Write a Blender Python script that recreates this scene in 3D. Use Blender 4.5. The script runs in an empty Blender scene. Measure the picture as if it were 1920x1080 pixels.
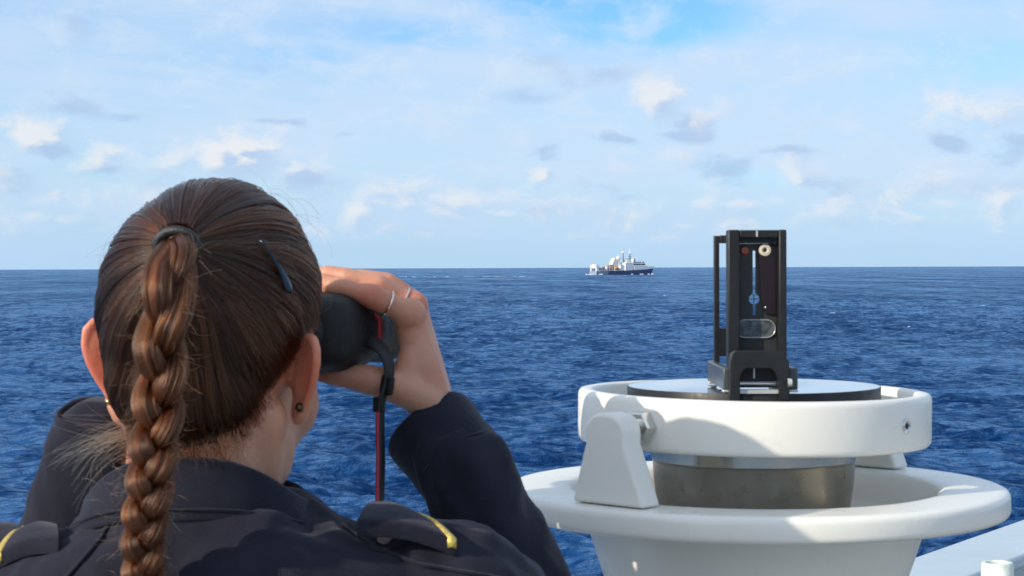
import bpy, bmesh, math, random
import numpy as np
from mathutils import Vector, Matrix, Quaternion, noise as mnoise
from mathutils.bvhtree import BVHTree
random.seed(7); rng = np.random.default_rng(7)
sc = bpy.context.scene
COL = sc.collection
# ------------------------------------------------------------------ camera
F = 3450.0            # focal length in pixels of a 1920 px wide frame
EYE = 9.0             # metres above the sea
cam_d = bpy.data.cameras.new("camera"); cam_d.sensor_width = 36.0
cam_d.lens = 36.0 * F / 1920.0; cam_d.clip_start = 0.05; cam_d.clip_end = 120000.0
cam = bpy.data.objects.new("camera", cam_d); COL.objects.link(cam)
CAM_M = Matrix.Rotation(math.radians(90) - math.atan(38.0 / F), 3, 'X') @ Matrix.Rotation(-0.0033, 3, 'Z')
cam.matrix_world = Matrix.Translation((0, 0, EYE)) @ CAM_M.to_4x4()
cam_d.dof.use_dof = True; cam_d.dof.focus_distance = 30.0; cam_d.dof.aperture_fstop = 48.0
sc.camera = cam
# ------------------------------------------------------------------ sun, exposure
SUN_EL = math.radians(24.0); SUN_BACK = math.radians(33.0)     # low sun from the left, a little behind the camera
SUN = Vector((-math.cos(SUN_BACK) * math.cos(SUN_EL), -math.sin(SUN_BACK) * math.cos(SUN_EL), math.sin(SUN_EL)))
sun_d = bpy.data.lights.new("sun", 'SUN'); sun_d.energy = 4.6; sun_d.angle = math.radians(0.55)
sun_d.color = (1.0, 0.90, 0.74)
sun_o = bpy.data.objects.new("sun", sun_d); COL.objects.link(sun_o)
sun_o.rotation_euler = SUN.to_track_quat('Z', 'Y').to_euler(); sun_o.location = (-30, -20, 60)
sc.view_settings.view_transform = 'Standard'; sc.view_settings.look = 'None'
sc.view_settings.exposure = 0.0; sc.view_settings.gamma = 1.0; sc.view_settings.use_curve_mapping = False
try:
    sc.cycles_curves.shape = 'RIBBONS'; sc.cycles_curves.subdivisions = 2
except Exception: pass

# ------------------------------------------------------------------ node expressions
class E:
    def __init__(s, nt, k): s.nt = nt; s.k = k
    def _m(s, op, *a):
        n = s.nt.nodes.new('ShaderNodeMath'); n.operation = op
        for i, x in enumerate((s,) + a):
            if isinstance(x, E): s.nt.links.new(x.k, n.inputs[i])
            else: n.inputs[i].default_value = float(x)
        return E(s.nt, n.outputs[0])
    def __add__(s, o): return s._m('ADD', o)
    __radd__ = __add__
    def __sub__(s, o): return s._m('SUBTRACT', o)
    def __rsub__(s, o): return (s * -1.0) + o
    def __mul__(s, o): return s._m('MULTIPLY', o)
    __rmul__ = __mul__
    def __truediv__(s, o): return s._m('DIVIDE', o)
    def pw(s, o): return s._m('POWER', o)
    def mx(s, o): return s._m('MAXIMUM', o)
    def mn(s, o): return s._m('MINIMUM', o)
    def exp(s): return s._m('EXPONENT')
    def atan2(s, o): return s._m('ARCTAN2', o)
    def asin(s): return s._m('ARCSINE')
    def ss(s, a, b, lo=0.0, hi=1.0):
        n = s.nt.nodes.new('ShaderNodeMapRange'); n.interpolation_type = 'SMOOTHSTEP'; n.clamp = True
        s.nt.links.new(s.k, n.inputs[0])
        for i, v in zip((1, 2, 3, 4), (a, b, lo, hi)): n.inputs[i].default_value = v
        return E(s.nt, n.outputs[0])
def xyz(nt, a, b, c):
    n = nt.nodes.new('ShaderNodeCombineXYZ')
    for i, x in enumerate((a, b, c)):
        if isinstance(x, E): nt.links.new(x.k, n.inputs[i])
        else: n.inputs[i].default_value = float(x)
    return n.outputs[0]
def fbm(nt, vec, scale=1.0, detail=5.0, rough=0.55, dist=0.0):
    n = nt.nodes.new('ShaderNodeTexNoise'); n.inputs['Scale'].default_value = scale
    n.inputs['Detail'].default_value = detail; n.inputs['Roughness'].default_value = rough
    n.inputs['Distortion'].default_value = dist
    if vec is not None: nt.links.new(vec, n.inputs['Vector'])
    return E(nt, n.outputs[0])
def mixc(nt, fac, a, b):
    n = nt.nodes.new('ShaderNodeMix'); n.data_type = 'RGBA'
    if isinstance(fac, E): nt.links.new(fac.k, n.inputs[0])
    else: n.inputs[0].default_value = fac
    for i, x in ((6, a), (7, b)):
        if isinstance(x, (tuple, list)): n.inputs[i].default_value = (*x[:3], 1)
        else: nt.links.new(x, n.inputs[i])
    return n.outputs[2]
def srgb(r, g, b):
    f = lambda c: (c / 255 / 12.92) if c / 255 <= 0.04045 else ((c / 255 + 0.055) / 1.055) ** 2.4
    return (f(r), f(g), f(b))
# ------------------------------------------------------------------ sky: Nishita blue behind broken cloud
def build_sky():
    w = bpy.data.worlds.new("World"); sc.world = w; w.use_nodes = True
    nt = w.node_tree; nt.nodes.clear()
    out = nt.nodes.new('ShaderNodeOutputWorld'); bg = nt.nodes.new('ShaderNodeBackground')
    nt.links.new(bg.outputs[0], out.inputs[0])
    sky = nt.nodes.new('ShaderNodeTexSky'); sky.sky_type = 'NISHITA'; sky.sun_disc = False
    sky.sun_elevation = SUN_EL; sky.sun_rotation = math.atan2(SUN.x, SUN.y)
    sky.altitude = 0; sky.air_density = 1.0; sky.dust_density = 0.35; sky.ozone_density = 2.4
    tc = nt.nodes.new('ShaderNodeTexCoord'); sep = nt.nodes.new('ShaderNodeSeparateXYZ')
    nt.links.new(tc.outputs['Generated'], sep.inputs[0])
    x, y, z = (E(nt, sep.outputs[i]) for i in range(3))
    az = x.atan2(y); el = z.asin()
    U = az * F + 960.0; V = el * (-F) + 502.0
    # warp fields
    vw = xyz(nt, az * 14.0, el * 38.0, 1.7)
    wa = fbm(nt, vw, 1.0, 4, 0.55); wb = fbm(nt, xyz(nt, az * 14.0, el * 38.0, 9.1), 1.0, 4, 0.55)
    fine = fbm(nt, xyz(nt, az * 60.0, el * 84.0, 3.0), 1.0, 6, 0.62)
    puff = fbm(nt, xyz(nt, az * 28.0, el * 42.0, 5.0), 1.0, 7, 0.6, 0.4)
    puff2 = fbm(nt, xyz(nt, (az - 0.0058) * 28.0, (el + 0.0048) * 42.0, 5.0), 1.0, 7, 0.6, 0.4)
    Uw = U + (wa - 0.5) * 190.0 + (fine - 0.5) * 60.0; Vw = V + (wb - 0.5) * 105.0 + (puff - 0.5) * 40.0
    veil_g = fbm(nt, xyz(nt, az * 9.0, el * 12.0, 2.2), 1.0, 3, 0.5)
    def field(lst, ou=0.0, ov=0.0):
        tot = None
        for (u0, v0, a, b, s) in lst:
            du = (Uw - (u0 + ou)) / a; dv = (Vw - (v0 + ov)) / b
            g = ((du * du + dv * dv) * -1.0).exp() * s
            tot = g if tot is None else tot.mx(g)
        return tot
    BR = ([(u, v + 6, a * 1.08, b * 1.3, s) for (u, v, a, b, s) in [(80, 255, 62, 30, 1.0), (185, 290, 52, 36, .62), (405, 282, 46, 26, .85), (468, 268, 52, 28, 1.0), (435, 305, 95, 34, .8), (560, 300, 60, 25, .55), (1005, 328, 32, 22, .8),
                    (1232, 186, 58, 38, .8), (1330, 215, 50, 36, .45), (1475, 335, 30, 18, .55), (90, 385, 70, 22, .5), (150, 390, 40, 22, .5), (745, 380, 60, 26, .5),
                    (920, 400, 50, 16, .5), (1200, 398, 70, 24, .48), (1560, 400, 110, 22, .42), (1850, 225, 150, 45, .5), (1380, 375, 110, 22, .5), (620, 300, 70, 26, .5), (330, 300, 60, 24, .5), (700, 400, 90, 20, .5), (1290, 300, 60, 20, .4), (20, 330, 60, 26, .5)]])
    bright = field(BR); bright2 = field(BR, 20.0, 16.0)
    grey = field([(115, 275, 42, 20, .95), (205, 318, 45, 14, .7), (160, 200, 90, 22, .7), (245, 212, 60, 20, .75), (168, 72, 40, 24, .55), (505, 228, 55, 12, .8), (640, 240, 30, 14, .55), (470, 135, 44, 24, .5),
                  (600, 335, 80, 45, .75), (60, 340, 90, 30, .55), (1000, 178, 80, 24, .6), (1120, 140, 90, 48, .62), (1030, 105, 70, 26, .5), (1310, 228, 60, 28, .8), (1290, 256, 85, 22, .9), (1145, 272, 52, 16, .9),
                  (1050, 296, 34, 17, .85), (1350, 312, 78, 30, .95), (1490, 296, 70, 16, .75), (1765, 268, 66, 24, 1.15), (1880, 290, 60, 26, .8), (1890, 340, 120, 30, .55), (1560, 350, 110, 28, .55), (1170, 358, 120, 22, .6),
                  (900, 345, 90, 18, .4), (1000, 395, 90, 18, .4), (1700, 350, 100, 18, .4), (1750, 420, 160, 14, .3), (300, 345, 80, 30, .4)])
    band = el.ss(0.008, 0.022) * el.ss(0.034, 0.075, 1.0, 0.0) * (veil_g.ss(0.40, 0.60) * 0.22 + 0.27)
    D1 = bright.mx(band) + (puff - 0.5) * 1.15 + (fine - 0.5) * 0.6; D2 = bright2.mx(band) + (puff2 - 0.5) * 1.15 + (fine - 0.5) * 0.5
    mb = D1.ss(0.16, 0.86); lit = (D1 - D2).ss(-0.16, 0.17)
    mg = (grey + (puff - 0.5) * 1.1 + (fine - 0.5) * 0.8).ss(0.22, 0.85)
    # a thin high veil in long streaks, thinner towards the top of the view
    veil = fbm(nt, xyz(nt, az * 7.0 + (wa - 0.5) * 0.6, el * 46.0 + az * 4.0, 0.3), 1.0, 6, 0.58)
    veil2 = fbm(nt, xyz(nt, az * 3.2, el * 13.0, 7.7), 1.0, 3, 0.5)
    hole = field([(1230, 38, 210, 46, 1.0), (1010, 18, 110, 22, .7), (760, 60, 150, 30, .45), (1850, 120, 170, 60, .45), (560, 110, 120, 14, .35)])
    mv = (veil * 0.75 + veil2 * 0.55).ss(0.38, 0.78) * 0.5 + 0.42
    mv = (mv - hole * 0.95 * (veil * 0.9 + 0.6)).mx(0.02).mn(0.95)
    low = el.ss(0.0, 0.055, 0.62, 0.0)                        # thick air low over the sea
    mul = nt.nodes.new('ShaderNodeVectorMath'); mul.operation = 'SCALE'; mul.inputs['Scale'].default_value = 0.125
    nt.links.new(sky.outputs[0], mul.inputs[0])
    tn = nt.nodes.new('ShaderNodeVectorMath'); tn.operation = 'MULTIPLY'; tn.inputs[1].default_value = (0.62, 1.0, 1.38); nt.links.new(mul.outputs[0], tn.inputs[0])
    c = tn.outputs[0]
    c = mixc(nt, mv, c, srgb(201, 222, 246))
    c = mixc(nt, low * 0.95, c, srgb(170, 207, 241))
    c = mixc(nt, (puff * 0.8 + fine * 0.3).ss(0.5, 0.75) * el.ss(0.012, 0.045) * 0.55, c, srgb(216, 229, 245))
    c = mixc(nt, mg * 0.54, c, srgb(157, 186, 224))
    c = mixc(nt, mb * 0.70, c, mixc(nt, lit, srgb(176, 201, 232), srgb(240, 238, 237)))
    sunward = (x * SUN.x + y * SUN.y + z * SUN.z).mx(0.0).pw(5.0) * 1.1          # thin cloud scatters sunlight forward round the sun
    ad = nt.nodes.new('ShaderNodeVectorMath'); ad.operation = 'ADD'; nt.links.new(c, ad.inputs[0]); nt.links.new(xyz(nt, sunward, sunward * 0.92, sunward * 0.8), ad.inputs[1]); c = ad.outputs[0]
    nt.links.new(c, bg.inputs[0]); bg.inputs[1].default_value = 1.04
build_sky()

# ------------------------------------------------------------------ helpers
def at(px, py, Y):
    """world point at depth Y seen at a pixel of the 1920x1080 photograph"""
    d = CAM_M @ Vector(((px - 960.0) / F, (540.0 - py) / F, -1.0))
    d *= Y / d.y
    return Vector((d.x, d.y, d.z + EYE))
def tag(o, label=None, cat=None, group=None, kind=None):
    if label: o['label'] = label
    if cat: o['category'] = cat
    if group: o['group'] = group
    if kind: o['kind'] = kind
    return o
def worldloc(o):
    v = Vector((0, 0, 0))
    while o is not None: v += o.location; o = o.parent
    return v
def thing(name, loc, label, cat, group=None):
    o = bpy.data.objects.new(name, None); COL.objects.link(o); o.location = loc
    o.empty_display_size = 0.1
    return tag(o, label, cat, group)
def link(name, me, m=None, parent=None, origin=None):
    """link a mesh given in world coordinates; origin becomes the object's location"""
    base = worldloc(parent) if parent else Vector((0, 0, 0))
    og = Vector(origin) if origin is not None else base
    me.transform(Matrix.Translation(-og))
    o = bpy.data.objects.new(name, me); COL.objects.link(o)
    o.parent = parent; o.location = og - base
    if m: me.materials.append(m)
    return o
def shade(me, ang=35):
    me.shade_smooth()
    if ang is not None: me.set_sharp_from_angle(angle=math.radians(ang))
def build(name, bm, m=None, parent=None, ang=35, origin=None, bevel=0, seg=2):
    bmesh.ops.recalc_face_normals(bm, faces=bm.faces[:])
    me = bpy.data.meshes.new(name); bm.to_mesh(me); bm.free()
    shade(me, ang)
    o = link(name, me, m, parent, origin)
    if bevel:
        b = o.modifiers.new('bevel', 'BEVEL'); b.width = bevel; b.segments = seg; b.limit_method = 'ANGLE'; b.angle_limit = math.radians(40)
        b.harden_normals = False
    return o
def BM(): return bmesh.new()
def frame_from(a, hint=(0, 0, 1)):
    a = Vector(a).normalized(); h = Vector(hint)
    if abs(a.dot(h)) > 0.95: h = Vector((1, 0, 0))
    u = h.cross(a).normalized(); v = a.cross(u).normalized()
    return u, v, a
def box(bm, c, s, rot=None):
    M = Matrix.Translation(Vector(c)) @ ((rot.to_4x4()) if rot is not None else Matrix.Identity(4)) @ Matrix.Diagonal((s[0], s[1], s[2], 1))
    bmesh.ops.create_cube(bm, size=1.0, matrix=M)
def tube(bm, pts, rads, n=14, cap=True, flat=None):
    pts = [Vector(p) for p in pts]
    if not hasattr(rads, '__len__'): rads = [rads] * len(pts)
    rings = []; pu = None
    for i, p in enumerate(pts):
        t = (pts[min(i + 1, len(pts) - 1)] - pts[max(i - 1, 0)]).normalized()
        if pu is None: u, v, _ = frame_from(t)
        else:
            u = (pu - t * pu.dot(t)).normalized(); v = t.cross(u)
        pu = u
        ru, rv = (rads[i], rads[i]) if not hasattr(rads[i], '__len__') else rads[i]
        rings.append([bm.verts.new(p + u * math.cos(2 * math.pi * k / n) * ru + v * math.sin(2 * math.pi * k / n) * rv) for k in range(n)])
    for a, b in zip(rings, rings[1:]):
        for k in range(n): bm.faces.new((a[k], a[(k + 1) % n], b[(k + 1) % n], b[k]))
    if cap: bm.faces.new(rings[0][::-1]); bm.faces.new(rings[-1])
def revolve(bm, prof, c, axis=(0, 0, 1), n=96, closed=False, hint=(0, 0, 1)):
    u, v, a = frame_from(axis, hint); c = Vector(c); rows = []
    for (r, z) in prof:
        if r < 1e-6: rows.append([bm.verts.new(c + a * z)])
        else: rows.append([bm.verts.new(c + a * z + (u * math.cos(2 * math.pi * k / n) + v * math.sin(2 * math.pi * k / n)) * r) for k in range(n)])
    pairs = list(zip(rows, rows[1:])) + ([(rows[-1], rows[0])] if closed else [])
    for A, B in pairs:
        for k in range(n):
            k2 = (k + 1) % n
            if len(A) == 1 and len(B) == 1: continue
            if len(A) == 1: bm.faces.new((A[0], B[k2], B[k]))
            elif len(B) == 1: bm.faces.new((A[k], A[k2], B[0]))
            else: bm.faces.new((A[k], A[k2], B[k2], B[k]))
def prism(bm, outline, o, u, v, w, depth):
    o, u, v, w = Vector(o), Vector(u), Vector(v), Vector(w)
    a = [bm.verts.new(o + u * p[0] + v * p[1] - w * depth / 2) for p in outline]
    b = [bm.verts.new(o + u * p[0] + v * p[1] + w * depth / 2) for p in outline]
    bm.faces.new(a[::-1]); bm.faces.new(b); n = len(a)
    for i in range(n): bm.faces.new((a[i], a[(i + 1) % n], b[(i + 1) % n], b[i]))
def ball(bm, c, r, sub=2, rot=None):
    if not hasattr(r, '__len__'): r = (r, r, r)
    M = Matrix.Translation(Vector(c)) @ (rot.to_4x4() if rot is not None else Matrix.Identity(4)) @ Matrix.Diagonal((*r, 1))
    bmesh.ops.create_icosphere(bm, subdivisions=sub, radius=1.0, matrix=M)
def capsules(bm, chain):
    """chain of (point, radius): spheres joined by cone frusta, for voxel unions"""
    for (p, r) in chain: ball(bm, p, r, 2)
    for (p, r), (q, s) in zip(chain, chain[1:]):
        if (Vector(p) - Vector(q)).length > 1e-4: tube(bm, [p, q], [r * 0.985, s * 0.985], 16)
def bridge_rings(bm, rings, close=True):
    V = [[bm.verts.new(p) for p in r] for r in rings]; n = len(V[0])
    for a, b in zip(V, V[1:]):
        for k in range(n if close else n - 1): bm.faces.new((a[k], a[(k + 1) % n], b[(k + 1) % n], b[k]))
    return V
def mat(name, col, rough=0.5, metal=0.0, var=0.12, vscale=8.0, bump=0.0, bscale=200.0, rvar=0.1, **kw):
    m = bpy.data.materials.new(name); m.use_nodes = True; nt = m.node_tree
    p = nt.nodes['Principled BSDF']; p.inputs['Roughness'].default_value = rough; p.inputs['Metallic'].default_value = metal
    for k, v in kw.items(): p.inputs[k].default_value = v
    tc = nt.nodes.new('ShaderNodeTexCoord'); co = tc.outputs['Object']
    n = fbm(nt, co, vscale, 6, 0.6)
    c = mixc(nt, n.ss(0.3, 0.7), tuple(x * (1 - var) for x in col), tuple(min(1, x * (1 + var)) for x in col))
    nt.links.new(c, p.inputs['Base Color'])
    if rvar:
        r = fbm(nt, co, vscale * 3.1, 5, 0.6).ss(0.25, 0.75, max(0.02, rough - rvar), min(1, rough + rvar))
        nt.links.new(r.k, p.inputs['Roughness'])
    if bump:
        b = nt.nodes.new('ShaderNodeBump'); b.inputs['Strength'].default_value = 1.0; b.inputs['Distance'].default_value = bump
        nt.links.new(fbm(nt, co, bscale, 3, 0.6).k, b.inputs['Height']); nt.links.new(b.outputs[0], p.inputs['Normal'])
    return m
M_white = mat('white_enamel', (0.745, 0.725, 0.665), 0.32, var=0.015, vscale=5, bump=0.00016, bscale=140, rvar=0.08)
def age(m, amt=0.35):
    """sparse salt and rust specks on a painted surface"""
    nt = m.node_tree; p = nt.nodes['Principled BSDF']; src = p.inputs['Base Color'].links[0].from_socket
    tc = nt.nodes.new('ShaderNodeTexCoord'); co = tc.outputs['Object']
    sp = fbm(nt, co, 95.0, 3, 0.6).ss(0.69, 0.76) * fbm(nt, co, 9.0, 2, 0.5).ss(0.42, 0.6) * amt
    st = fbm(nt, co, 16.0, 5, 0.65).ss(0.52, 0.78) * 0.16
    c = mixc(nt, st, src, (0.60, 0.57, 0.50)); c = mixc(nt, sp, c, (0.30, 0.22, 0.14)); nt.links.new(c, p.inputs['Base Color'])
age(M_white)
M_grey_in = mat('grey_bowl_paint', (0.52, 0.515, 0.49), 0.4, var=0.05, bump=0.0002, bscale=160)
M_steel = mat('stainless_steel', (0.62, 0.61, 0.58), 0.22, 1.0, var=0.06, vscale=30, rvar=0.08)
M_polish = mat('polished_steel', (0.60, 0.55, 0.46), 0.22, 1.0, var=0.03, rvar=0.03)
M_spun = mat('spun_aluminium', (0.36, 0.335, 0.29), 0.33, 1.0, var=0.05, vscale=20)
M_black = mat('black_anodised', (0.010, 0.0105, 0.012), 0.45, var=0.2, vscale=30, rvar=0.1, **{'Specular IOR Level': 0.35})
M_blackm = mat('matt_black', (0.012, 0.012, 0.013), 0.7, var=0.2)
M_bulwark = mat('pale_grey_ship_paint', (0.43, 0.51, 0.565), 0.5, var=0.05, vscale=5, bump=0.0004, bscale=60)
M_deck = mat('deck_paint', (0.33, 0.325, 0.30), 0.8, var=0.15, vscale=6, bump=0.001, bscale=180)
# ------------------------------------------------------------------ sea
def build_sea():
    n_w = 130
    lam = np.exp(rng.uniform(math.log(0.45), math.log(12.0), n_w)); k = 2 * math.pi / lam
    th = math.radians(-100) + rng.normal(0, 0.62, n_w)               # running towards the viewer and to the right
    ph = rng.uniform(0, 2 * math.pi, n_w)
    ka = 0.046 * np.where(lam > 4.5, (4.0 / lam) ** 0.7, 1.0) * np.where(lam < 1.6, 0.85, 1.0) * rng.uniform(0.6, 1.3, n_w)
    amp = ka / k
    ang = np.radians(np.concatenate([np.linspace(-23, 23, 430), np.linspace(23, 337, 64)[1:-1]]))
    r = [4.0]
    while r[-1] < 45: r.append(r[-1] * 1.03)
    while r[-1] < 520: r.append(r[-1] * 1.0042)
    while r[-1] < 60000: r.append(r[-1] * 1.09)
    r = np.array(r); nr, na = len(r), len(ang)
    A, R = np.meshgrid(ang, r)
    X = np.sin(A) * R; Y = np.cos(A) * R; Z = np.zeros_like(X); DX = np.zeros_like(X); DY = np.zeros_like(X)
    dr = np.gradient(r)[:, None] * np.ones_like(A)
    da = np.where((np.abs(A) < math.radians(23.05)), math.radians(46 / 430), math.radians(5)) * R
    cell = np.maximum(dr * 0.8, da)
    rmax = int(np.searchsorted(r, 900))
    gust = 0.75 + 0.35 * np.sin(X * 0.021 + 1.3 * np.sin(Y * 0.013)) * np.sin(Y * 0.017 + 0.7 + np.sin(X * 0.019))
    for i in range(n_w):
        f = np.clip((lam[i] / cell[:rmax] - 2.2) / 2.0, 0, 1)
        kx, ky = k[i] * math.cos(th[i]), k[i] * math.sin(th[i])
        q = kx * X[:rmax] + ky * Y[:rmax] + ph[i]
        a = amp[i] * f * gust[:rmax]
        Z[:rmax] += a * np.cos(q); s = a * np.sin(q) * 0.75
        DX[:rmax] -= s * math.cos(th[i]); DY[:rmax] -= s * math.sin(th[i])
    X += DX; Y += DY
    co = np.stack([X, Y, Z], -1).reshape(-1, 3)
    co = np.vstack([co, [[0, 0, 0]]])
    i0 = (np.arange(nr - 1)[:, None] * na + np.arange(na)[None, :])
    j = (np.arange(na) + 1) % na
    i1 = (np.arange(nr - 1)[:, None] * na + j[None, :])
    quads = np.stack([i0, i0 + na, i1 + na, i1], -1).reshape(-1, 4)[:, ::-1]
    me = bpy.data.meshes.new('sea')
    tri = [(nr * na, int((a + 1) % na), int(a)) for a in range(na)]
    nq = len(quads)
    me.vertices.add(len(co)); me.vertices.foreach_set('co', co.astype(np.float32).ravel())
    loops = np.concatenate([quads.ravel(), np.array(tri).ravel()]).astype(np.int32)
    me.loops.add(len(loops)); me.loops.foreach_set('vertex_index', loops)
    starts = np.concatenate([np.arange(nq) * 4, nq * 4 + np.arange(len(tri)) * 3]).astype(np.int32)
    me.polygons.add(len(starts)); me.polygons.foreach_set('loop_start', starts)
    me.update(calc_edges=True); me.validate(); me.shade_smooth()
    m = bpy.data.materials.new('sea_water'); m.use_nodes = True; nt = m.node_tree; nt.nodes.clear()
    tc = nt.nodes.new('ShaderNodeTexCoord'); sep = nt.nodes.new('ShaderNodeSeparateXYZ'); nt.links.new(tc.outputs['Object'], sep.inputs[0])
    x, y, z = (E(nt, sep.outputs[i]) for i in range(3))
    # gust patches and streaks: wave shade and sky glints painted into colour and gloss
    A = fbm(nt, xyz(nt, x * 0.022, y * 0.0045, 0.0), 1.0, 7, 0.74)
    B = fbm(nt, xyz(nt, x * 1.15, y * 1.8, 2.0), 1.0, 4, 0.66)
    Cw = fbm(nt, xyz(nt, x * 0.24, y * 0.11, 7.0), 1.0, 6, 0.74)
    wave_tone = A * 0.30 + B * 0.36 + Cw * 0.40
    c = mixc(nt, wave_tone.ss(0.42, 0.64), (0.0022, 0.0215, 0.090), (0.0140, 0.080, 0.240))
    h = fbm(nt, xyz(nt, x * 1.7, y * 1.9, 0.0), 1.0, 5, 0.66) * 0.40
    h = h + fbm(nt, xyz(nt, x * 6.0, y * 6.5, 4.0), 1.0, 3, 0.68) * 0.10
    h = h + fbm(nt, xyz(nt, x * 0.16, y * 0.14, 8.0), 1.0, 3, 0.55) * 1.3
    b = nt.nodes.new('ShaderNodeBump'); b.inputs['Strength'].default_value = 1.0; b.inputs['Distance'].default_value = 1.0
    nt.links.new(h.k, b.inputs['Height'])
    df = nt.nodes.new('ShaderNodeBsdfDiffuse'); gl = nt.nodes.new('ShaderNodeBsdfGlossy'); gl.inputs['Roughness'].default_value = 0.10
    gl.inputs['Color'].default_value = (0.60, 0.82, 1.0, 1)
    fr = nt.nodes.new('ShaderNodeFresnel'); fr.inputs['IOR'].default_value = 1.33
    nt.links.new(b.outputs[0], fr.inputs['Normal']); nt.links.new(b.outputs[0], gl.inputs['Normal']); nt.links.new(b.outputs[0], df.inputs['Normal'])
    nt.links.new(c, df.inputs['Color'])
    fac = ((E(nt, fr.outputs[0]) - 0.02) * 1.0).mx(0.0).mn(0.38) * wave_tone.ss(0.46, 0.605, 0.20, 2.05)
    mx = nt.nodes.new('ShaderNodeMixShader'); nt.links.new(fac.k, mx.inputs[0]); nt.links.new(df.outputs[0], mx.inputs[1]); nt.links.new(gl.outputs[0], mx.inputs[2])
    out = nt.nodes.new('ShaderNodeOutputMaterial'); nt.links.new(mx.outputs[0], out.inputs[0])
    me.materials.append(m)
    o = bpy.data.objects.new('sea', me); COL.objects.link(o); tag(o, kind='structure')
    return o
build_sea()
M_foam = mat('sea_foam', (0.72, 0.76, 0.78), 0.9, var=0.15, vscale=0.4)
# ------------------------------------------------------------------ own ship: deck, bulwark, hull side
DIR = Vector((0.56, 0.8285, 0)).normalized(); NRM = Vector((DIR.y, -DIR.x, 0))    # along the rail; NRM points inboard
P0 = at(1920, 973, 0.5 * F / 474.0); P0.z = EYE - 0.5
DECK_Z = EYE - 1.62
def build_own_ship():
    a, b = P0 - DIR * 9.0, P0 + DIR * 9.0
    bm = BM(); box(bm, ((a + b) / 2 + NRM * 5.2).to_tuple()[:2] + (DECK_Z - 0.06,), (10.2, 18, 0.12), Matrix.Rotation(math.atan2(DIR.y, DIR.x) - math.pi / 2, 3, 'Z'))
    tag(build('deck', bm, M_deck), kind='structure')
    bm = BM(); box(bm, ((a + b) / 2 + NRM * 5.2).to_tuple()[:2] + ((DECK_Z - 0.12 - 0.6) / 2,), (10.2, 18, DECK_Z - 0.12 + 0.6), Matrix.Rotation(math.atan2(DIR.y, DIR.x) - math.pi / 2, 3, 'Z'))
    tag(build('own_ship_side', bm, M_bulwark), kind='structure')
    R = Matrix.Rotation(math.atan2(DIR.y, DIR.x), 3, 'Z')
    t = thing('bulwark', ((a + b) / 2).to_tuple()[:2] + (DECK_Z,), 'pale blue-grey bulwark with a flat cap running along the deck edge at lower right', 'bulwark')
    mid = (a + b) / 2
    bm = BM(); c = mid + NRM * 0.075; box(bm, (c.x, c.y, EYE - 0.5 - 0.012), (18, 0.15, 0.024), R)
    build('cap_rail', bm, M_bulwark, t, bevel=0.006)
    bm = BM(); c = mid + NRM * 0.05; box(bm, (c.x, c.y, (DECK_Z + EYE - 0.524) / 2), (18, 0.02, EYE - 0.524 - DECK_Z), R)
    build('side_plate', bm, M_bulwark, t)
    for s in range(-8, 9):
        bm = BM(); c = mid + DIR * (s * 1.05 + 0.3) + NRM * 0.105
        prism(bm, [(-0.045, 0), (0.1, 0), (0.02, EYE - 0.526 - DECK_Z), (-0.045, EYE - 0.526 - DECK_Z)], (c.x, c.y, DECK_Z), NRM, (0, 0, 1), DIR, 0.012)
        build('stay_bracket', bm, M_bulwark, t)
    # short open pipe inside the bulwark
    c = at(1870, 1054, 2.84); tp = c.z
    t2 = thing('pipe_socket', (c.x, c.y, tp - 0.42), 'short open pale green pipe stub standing just inside the bulwark cap', 'pipe')
    bm = BM(); revolve(bm, [(0.0165, -0.05), (0.0165, -0.002), (0.018, 0), (0.0225, 0), (0.0245, -0.003), (0.0245, -0.42), (0.0165, -0.42)], c, n=48)
    M_pipe = mat('weathered_pipe_paint', (0.60, 0.66, 0.60), 0.5, var=0.22, vscale=45, bump=0.0006, bscale=90)
    build('pipe', bm, M_pipe, t2)
    bm = BM(); revolve(bm, [(0.0, -0.05), (0.0165, -0.05)], c, n=32); build('pipe_hole_dark', bm, M_blackm, t2)  # black disc standing in for the dark inside the open pipe
    bm = BM(); revolve(bm, [(0.0247, -0.06), (0.03, -0.062), (0.03, -0.1), (0.0247, -0.102)], c, n=32); build('clamp_band', bm, M_steel, t2)
    bm = BM(); box(bm, c - NRM * 0.06 - Vector((0, 0, 0.081)), (0.03, 0.075, 0.03), R); build('clamp_arm', bm, M_bulwark, t2)
    bm = BM(); box(bm, c + DIR * 0.035 + Vector((0, 0, -0.012)), (0.028, 0.018, 0.01), R); build('latch', bm, M_steel, t2, bevel=0.002)
build_own_ship()

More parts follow.
